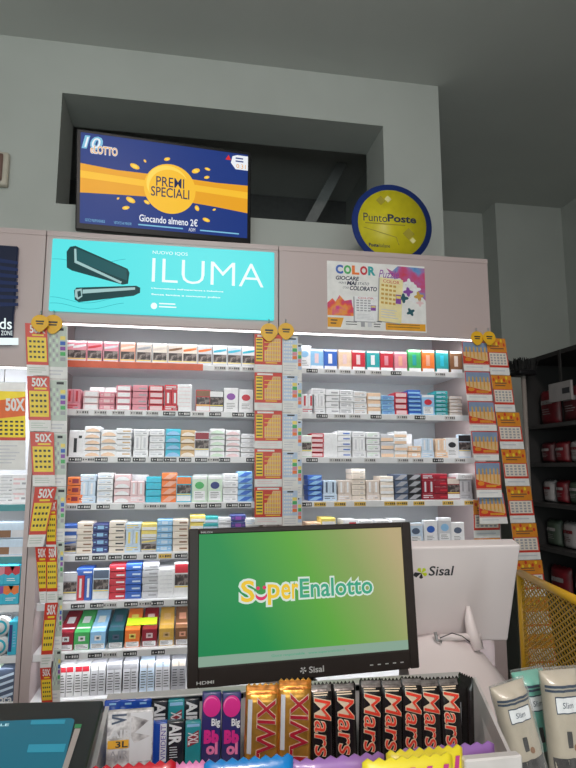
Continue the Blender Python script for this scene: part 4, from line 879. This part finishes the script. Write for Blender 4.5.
# front row of wrappers, lying in front of the tray
def lying(px0, px1, py0, py1, Y, m, label, name='sweet_packet', prints=None, cat='sweet packet', t=.02, crimp=.03):
    a, c = at(px0, py0, Y), at(px1, py0, Y); wd = c.x - a.x; z0 = CT + .001; L = a.z - z0
    o = thing(name, ((a.x + c.x) / 2, Y, z0), label, cat, None); P = Pillow(wd, L, t, crimp, 4.0, 0 if prints else .0012)
    b = MB(); P.build(b, m, 16, 20); b.obj('wrapper', o)
    if prints: b = MB(); prints(b, P); b.obj('print', o)
    return o
lying(90, 176, 768, 790, .70, mat('packet_red', (.50, .012, .025), .3, coat=.3), 'red sweet packet in the front row below the silver gum box')
lying(160, 212, 765, 790, .722, mat('packet_pink', (.72, .22, .45), .35), 'pink sweet packet between the red and the blue packets')
lying(204, 293, 762, 790, .70, mat('packet_blue', (.01, .20, .55), .3, coat=.3, bump=.3, scale=40), 'bright blue sweet packet in the front row below the gold bars', prints=lambda b, P: b.poly(P, [(.15, .25), (.4, .1), (.42, .22), (.2, .4)], pal('light blue'), .0008))
PUR = mat('packet_purple', (.30, .14, .42), .35, coat=.2, bump=.2, scale=40)
lying(288, 384, 761, 790, .722, PUR, 'purple sweet packet in the front row below the black bars')
lying(400, 494, 750, 790, .722, PUR, 'purple sweet packet behind the yellow and pink zigzag packets')
ZY = mat('packet_yellow', (.80, .66, .03), .35); ZP = mat('packet_magenta', (.52, .05, .24), .35)
def zig(b, P):
    for k in range(5):
        u = .03 + k * .19
        for q_ in ([(u, .16), (u + .09, .03), (u + .15, .03), (u + .06, .16)], [(u, .16), (u + .15, .15), (u + .15, .19), (u, .2)], [(u + .09, .18), (u + .15, .18), (u + .06, .36), (u, .36)]): b.poly(P, q_, ZP, .003)
lying(386, 462, 752, 790, .702, ZY, 'yellow and magenta zigzag sweet packet, upper of two', prints=zig)
lying(362, 452, 761, 790, .676, ZY, 'yellow and magenta zigzag sweet packet, lower of two in front', prints=zig)
pa, pb = at(465, 761, .69), at(523, 761, .69)
ob = thing('white_carton', ((pa.x + pb.x) / 2, .69, CT + .0005), 'plain white carton at the bottom edge in front of the purple packet', 'box')
MB().box((-(pb.x - pa.x) / 2, 0, 0), ((pb.x - pa.x) / 2, .014, pa.z - CT), mat('carton_white', (.62, .58, .57), .5), .002).obj('body', ob)
MB().box((-(pb.x - pa.x) / 2 + .006, -.0012, (pa.z - CT) * .3), ((pb.x - pa.x) / 2 - .006, 0, (pa.z - CT) * .7), pal('pale grey'), .0005).obj('label_sheet', ob)

# ------------------------------------------------------------------ customer display, bottom left
CDs = thing('customer_display', (-.35, .80, CT + .0005), 'black framed display with turquoise screen leaning at the bottom left', 'display')
A, B_, = at(-70, 704, .86), at(104, 700, .86); C_, D_ = at(-90, 800, .66), at(78, 800, .66)
S = planar(A, B_, C_, 78, 800); D_ = S.c[3]; nn = S.n
b = MB(); bm = bmesh.new(); vs8 = [bm.verts.new(p) for p in (A, B_, D_, C_)] + [bm.verts.new(p - nn * .022) for p in (A, B_, D_, C_)]
for f in ((3, 2, 1, 0), (4, 5, 6, 7), (0, 1, 5, 4), (1, 2, 6, 5), (2, 3, 7, 6), (3, 0, 4, 7)): bm.faces.new([vs8[i] for i in f])
bmesh.ops.recalc_face_normals(bm, faces=bm.faces[:]); bmesh.ops.bevel(bm, geom=bm.edges[:], offset=.004, segments=3, profile=.6, affect='EDGES'); bm.verts.index_update()
b.add([v.co.copy() for v in bm.verts], [[v.index for v in f.verts] for f in bm.faces], mat('glossy_black', (.004, .004, .0045), .45)); bm.free(); b.obj('casing', CDs, True)
b = MB(); pts = [(0.03, .98), (.03, .27), (.70, .235)]
for k in range(7): t = k / 6 * math.pi / 2; pts.append((.815 + .04 * math.sin(t), .265 - .035 * math.cos(t)))
pts += [(.86, .98)]
b.poly(S, pts[::-1], emi('display_teal', (.004, .12, .18), 1.0), .0006); sc_ = b.obj('screen', CDs, True)
ETW = emi('display_white', (.5, .75, .8), 1.0); EL = emi('display_light', (.02, .24, .34), 1.0)
MB().text(S, 'TOTALE', .28, .285, .475, .315, ETW, .001, bold=.02).obj('caption', sc_, True)
MB().rect(S, .6, .25, .8, .30, EL, .0009).obj('screen_button', sc_, True); MB().rect(S, .62, .52, .84, .6, EL, .0009).obj('screen_button', sc_, True)
b = MB(); b.poly(S, [(.845, .98), (.88, .98), (.905, .36), (.87, .36)], mat('display_strip', (.42, .36, .34), .4), .0012); b.rect(S, .865, .31, .905, .355, mat('green_spot', (.03, .25, .08), .4), .0012); b.obj('side_strip', CDs, True)  # pale strip and green spot along the right side of the screen
b = MB(); b.box((-.12, .06, 0), (.12, .12, .012), BLACKP, .003); b.tube([(0, .09, .012), (0, .075, .09)], .02, BLACKP, 10)
b.v = [p + V((-.35, .80, CT + .0005)) - V((0, .06, 0)) for p in b.v]; b.obj('stand', CDs, True)

# ------------------------------------------------------------------ yellow mesh basket
YM = mat('basket_yellow', (.55, .29, .012), .4)
cA = at(520, 573, 1.22); zT = cA.z; cB = atz(590, 607, zT)
BK = thing('mesh_screen', (cA.x, cA.y, CT + .0005), 'yellow framed wire mesh screen at the right edge behind the plastic pouches', 'mesh screen')
dirn = (cB - cA); dirn.normalize(); side = V((dirn.y, -dirn.x, 0))
b = MB(); b.tube([cA, cB], .008, YM, 10)
for p in (cA, cB): b.tube([p, V((p.x, p.y, CT + .008))], .008, YM, 10); b.tube([V((p.x, p.y, CT + .008)) - side * .02, V((p.x, p.y, CT + .008)) + side * .03], .006, YM, 8)
b.tube([V((cA.x, cA.y, CT + .02)), V((cB.x, cB.y, CT + .02))], .0045, YM, 8)
b.obj('frame', BK, True)
def mesh_panel(p, q_):
    b = MB(); w_ = (q_ - p).length; h = zT - CT - .01; e = (q_ - p).normalized(); pitch = .021; sl = .55
    import itertools
    nrm = e.cross(V((0, 0, 1)))
    n = int((w_ + h / sl) / pitch) + 1
    for sgn in (1, -1):
        for k in range(-1, n + 1):
            x0_ = k * pitch - (h / sl if sgn == 1 else 0)
            pts = []
            # line x = x0 + sgn*z/sl clipped to the panel
            zs = [0, h]
            za, zb_ = 0.0, h
            xa = x0_ + (0 if sgn == 1 else h / sl) ; 
            f = (lambda z: x0_ + z / sl) if sgn == 1 else (lambda z: x0_ + h / sl - z / sl - h / sl + 0)
            if sgn == -1: f = lambda z: k * pitch - z / sl
            lo_, hi_ = 0.0, h
            if sgn == 1:
                lo_ = max(lo_, (0 - x0_) * sl); hi_ = min(hi_, (w_ - x0_) * sl)
            else:
                hi_ = min(hi_, (k * pitch) * sl); lo_ = max(lo_, (k * pitch - w_) * sl)
            if hi_ - lo_ < .004: continue
            A_ = p + e * f(lo_); B2 = p + e * f(hi_)
            A_ = V((A_.x, A_.y, CT + .006 + lo_)); B2 = V((B2.x, B2.y, CT + .006 + hi_))
            b.tube([A_ + nrm * .0004 * sgn, B2 + nrm * .0004 * sgn], .0016, YM, 5, cap=False)
    return b
mesh_panel(cA, cB).obj('wire_mesh', BK, True)

# ------------------------------------------------------------------ plastic pouches
FILM = bpy.data.materials.new('clear_film'); FILM.use_nodes = True; nt = FILM.node_tree
pb_ = nt.nodes['Principled BSDF']; pb_.inputs['Base Color'].default_value = (.8, .8, .8, 1); pb_.inputs['Roughness'].default_value = .18
trn = nt.nodes.new('ShaderNodeBsdfTransparent'); mx = nt.nodes.new('ShaderNodeMixShader'); lw = nt.nodes.new('ShaderNodeLayerWeight'); lw.inputs[0].default_value = .15
nt.links.new(lw.outputs['Facing'], mx.inputs[0]); nt.links.new(trn.outputs[0], mx.inputs[1]); nt.links.new(pb_.outputs[0], mx.inputs[2]); nt.links.new(mx.outputs[0], nt.nodes['Material Output'].inputs[0])
PCR = mat('pouch_cream', (.50, .43, .34), .4, coat=.2, bump=.25, scale=30); PMI = mat('pouch_mint', (.16, .46, .37), .4, coat=.2, bump=.25, scale=30); PDK = mat('pouch_contents', (.04, .035, .035), .6, noise=.5, scale=60); PGR = mat('pouch_green_contents', (.12, .14, .11), .6, noise=.4, scale=60)
def pouch(px, pytop, w_, h, Y, lean, yaw_, m, cont, label):
    top = at(px, pytop, Y); z0 = top.z - h * math.cos(lean)
    o = thing('plastic_pouch', (top.x - math.sin(lean) * h, Y, max(z0, CT + .002)), label, 'pouch', 'plastic pouches', rot=(-.04, lean, yaw_))
    P = Pillow(w_, h, .035, .05, 3, .0012); b = MB(); P.build(b, m, 14, 24, 0); b.obj('body', o)
    b = MB(); b.rect(P, .04, .68, .96, .97, cont, .0006)
    for k in range(6): pass
    b.obj('contents_window', o)
    b = MB(); b.rect(P, .02, .10, .98, .122, mat('pouch_line', (.03, .05, .09), .4), .0015); b.rect(P, .02, .135, .98, .155, MATS['pouch_line'], .0015)
    b.rect(P, .2, .19, .8, .33, MATS['pouch_line'], .0010); b.rect(P, .215, .2, .785, .32, pal('white'), .0014); b.text(P, 'Slim', .36, .235, .64, .285, MATS['pouch_line'], .0018); b.rect(P, .40, .47, .52, .6, PDK, .0008); b.disc(P, .6, .6, .06, .03, pal('brown'), .001); b.obj('print', o)
    P2 = Pillow(w_ * 1.06, h * 1.05, .042, .03, 2.6, .002); b = MB(); P2.build(b, FILM, 14, 24, 0); f = b.obj('clear_sleeve', o); f.location = (0, -.001, -.004)
    return o
pouch(508, 684, .056, .150, .87, -.20, .05, PCR, PDK, 'cream plastic pouch leaning left against the tray, nearest the chocolate bars')
pouch(529, 672, .052, .170, .93, -.13, -.1, PMI, PGR, 'mint green plastic pouch standing between the two cream ones')
pouch(560, 671, .060, .175, .88, -.04, -.08, PCR, PDK, 'cream plastic pouch standing rightmost at the photo edge')

# ------------------------------------------------------------------ dark shelf unit on the right
SX = at(520, 362, 2.70).x; Ztop = at(520, 362, 2.70).z; DK = mat('shelf_dark', (.022, .02, .02), .6)  # dark unit, the corner's shade also put into its colour
SU = thing('shelf_unit', (SX + .2, 2.3, 0), 'dark shelf unit with red stock standing at the right edge', 'shelf unit')
YA, YC = 1.75, 2.70
MB().box((SX + .38, YA, 0), (SX + .40, YC, Ztop), DK).obj('back_panel', SU, True)
MB().box((SX, YC - .02, 0), (SX + .38, YC, Ztop), DK).obj('side_panel', SU, True)
MB().box((SX, YA, 0), (SX + .38, YA + .02, Ztop), DK).obj('side_panel', SU, True)
MB().box((SX, YA + .02, Ztop - .02), (SX + .38, YC - .02, Ztop), DK).obj('top_panel', SU, True)
szs = []
for py in (426, 463, 502, 545, 600): 
    z = at(527, py, 2.66).z; szs.append(z)
    MB().box((SX, YA + .02, z - .018), (SX + .38, YC - .02, z), mat('shelf_dark_edge', (.05, .047, .047), .5)).obj('shelf', SU, True)
DR = mat('bag_red_shaded', (.15, .01, .016), .45, noise=.3, scale=20); DR2 = mat('bag_wine_shaded', (.075, .009, .013), .5, noise=.3, scale=20); DW = mat('bag_pale_shaded', (.28, .26, .26), .5); DG3 = mat('bag_green_shaded', (.05, .07, .05), .5)  # stock colours darkened, shade painted into them
lv = ['top', 'second', 'third', 'fourth', 'fifth']
for li in range(5):
    n_ = (5, 8, 9, 7, 5)[li]; gap = (.88 / n_)
    hh = ((Ztop - .02) if li == 0 else szs[li - 1] - .018) - szs[li]
    for k in range(n_):
        yy = YC - .035 - gap * (k + .5); h = min(hh * (.55, .6, .62, .66, .7)[li], .22); m = (DR, DR2, DR, DW)[(k + li) % 4] if li != 3 else (DG3, DW, DR2)[k % 3]
        if li == 2: m = (DW, DR, DG3, DR)[k % 4]
        cn_ = {DR: 'red', DR2: 'wine red', DW: 'pale grey', DG3: 'dark green'}[m]
        pos = f'{ORD[k]} from the far end' if k else 'at the far end'
        o = thing('snack_bag', (SX + .03, yy, szs[li] + .0005), f'{cn_} snack bag, {lv[li]} shelf of dark unit, {pos}', 'snack bag', f'snack bags on the {lv[li]} shelf of the dark unit', rot=(0, 0, -math.pi / 2))
        P = Pillow(gap * .82, h, .06, .05, 3, .002); b = MB(); P.build(b, m, 8, 12, .003); b.v = [V((p.x, p.y + .05, p.z)) for p in b.v]; b.obj('bag', o)
        P0 = P
        Q = lambda u, v, off=0.0: P0(u, v, off) + V((0, .05, 0))
        b = MB(); b.rect(Q, .2, .3, .8, .42, DW if m is not DW else DR, .0012); b.lines(Q, .25, .55, .75, .75, 3, DW if m is not DW else DR2, .3, .0012); b.obj('print', o)
pl = at(566, 385, 2.38)
ob = thing('price_sign', (SX - .001, pl.y, pl.z), 'white plate sign on the front of the dark shelf unit', 'sign')
y0 = (YA + 2.5) / 2; MB().box((SX - .012, 2.30, Ztop - .235), (SX - .001, 2.46, Ztop - .15), DW, .001).box((SX - .006, 2.37, Ztop - .16), (SX - .001, 2.385, Ztop - .001), DK).obj('plate', ob, True)
MB().box((SX - .0135, 2.31, Ztop - .205), (SX - .012, 2.36, Ztop - .18), INK).obj('print', ob, True)
# broom leaning at the end of the unit
bx0 = SX - .062; bY = 2.62; bt = at(522, 368, bY * bx0 / at(522, 368, bY).x); bY = bt.y; br_ = thing('broom', (bt.x - .02, bY, 0.0005), 'upturned black broom leaning beside the dark shelf unit', 'broom')
b = MB(); b.tube([(bt.x - .01, bY, .003), (bt.x + .005, bY, bt.z - .03)], .011, mat('broom_stick', (.30, .26, .24), .5), 10); b.obj('stick', br_, True)
b = MB(); b.box((bt.x - .045, bY - .05, bt.z - .04), (bt.x + .045, bY + .05, bt.z - .015), BLACKP, .008, bm_seg=2); b.obj('head', br_, True)
b = MB(); BRM = mat('bristles_black', (.012, .012, .012), .8)
for k in range(260):
    x = random.uniform(-.042, .042); y = random.uniform(-.05, .05); p = V((bt.x + x, bY + y, bt.z - .016)); b.tube([p, p + V((x * .25 + random.uniform(-.006, .006), y * .2, .055 + random.uniform(-.01, .006)))], .0016, BRM, 4, cap=False)
b.obj('bristles', br_, True)

# ------------------------------------------------------------------ light
wd = bpy.data.worlds.new('world'); scn.world = wd; wd.use_nodes = True
wd.node_tree.nodes['Background'].inputs[0].default_value = (.80, .95, 1.0, 1); wd.node_tree.nodes['Background'].inputs[1].default_value = 0.5
area('shop_window_daylight', (-.55, YF + .05, 1.75), 3.4, 2.3, 80, (0, 1, .22), (.90, 1.0, .97))
LP = thing('ceiling_light', (.2, -.9, CZ), 'square white ceiling light panel above the shop counter', 'ceiling light')
MB().box((-.15, -1.25, CZ - .05), (.55, -.55, CZ - .001), WHITEP, .004).obj('frame', LP, True)
MB().box((-.12, -1.22, CZ - .056), (.52, -.58, CZ - .05), emi('lamp_diffuser', (1, .93, .88), 2.0)).obj('diffuser', LP, True)
area('ceiling_lamp', (.2, -.9, CZ - .07), .6, .6, 85, (0, .55, -1), (1, .89, .84))
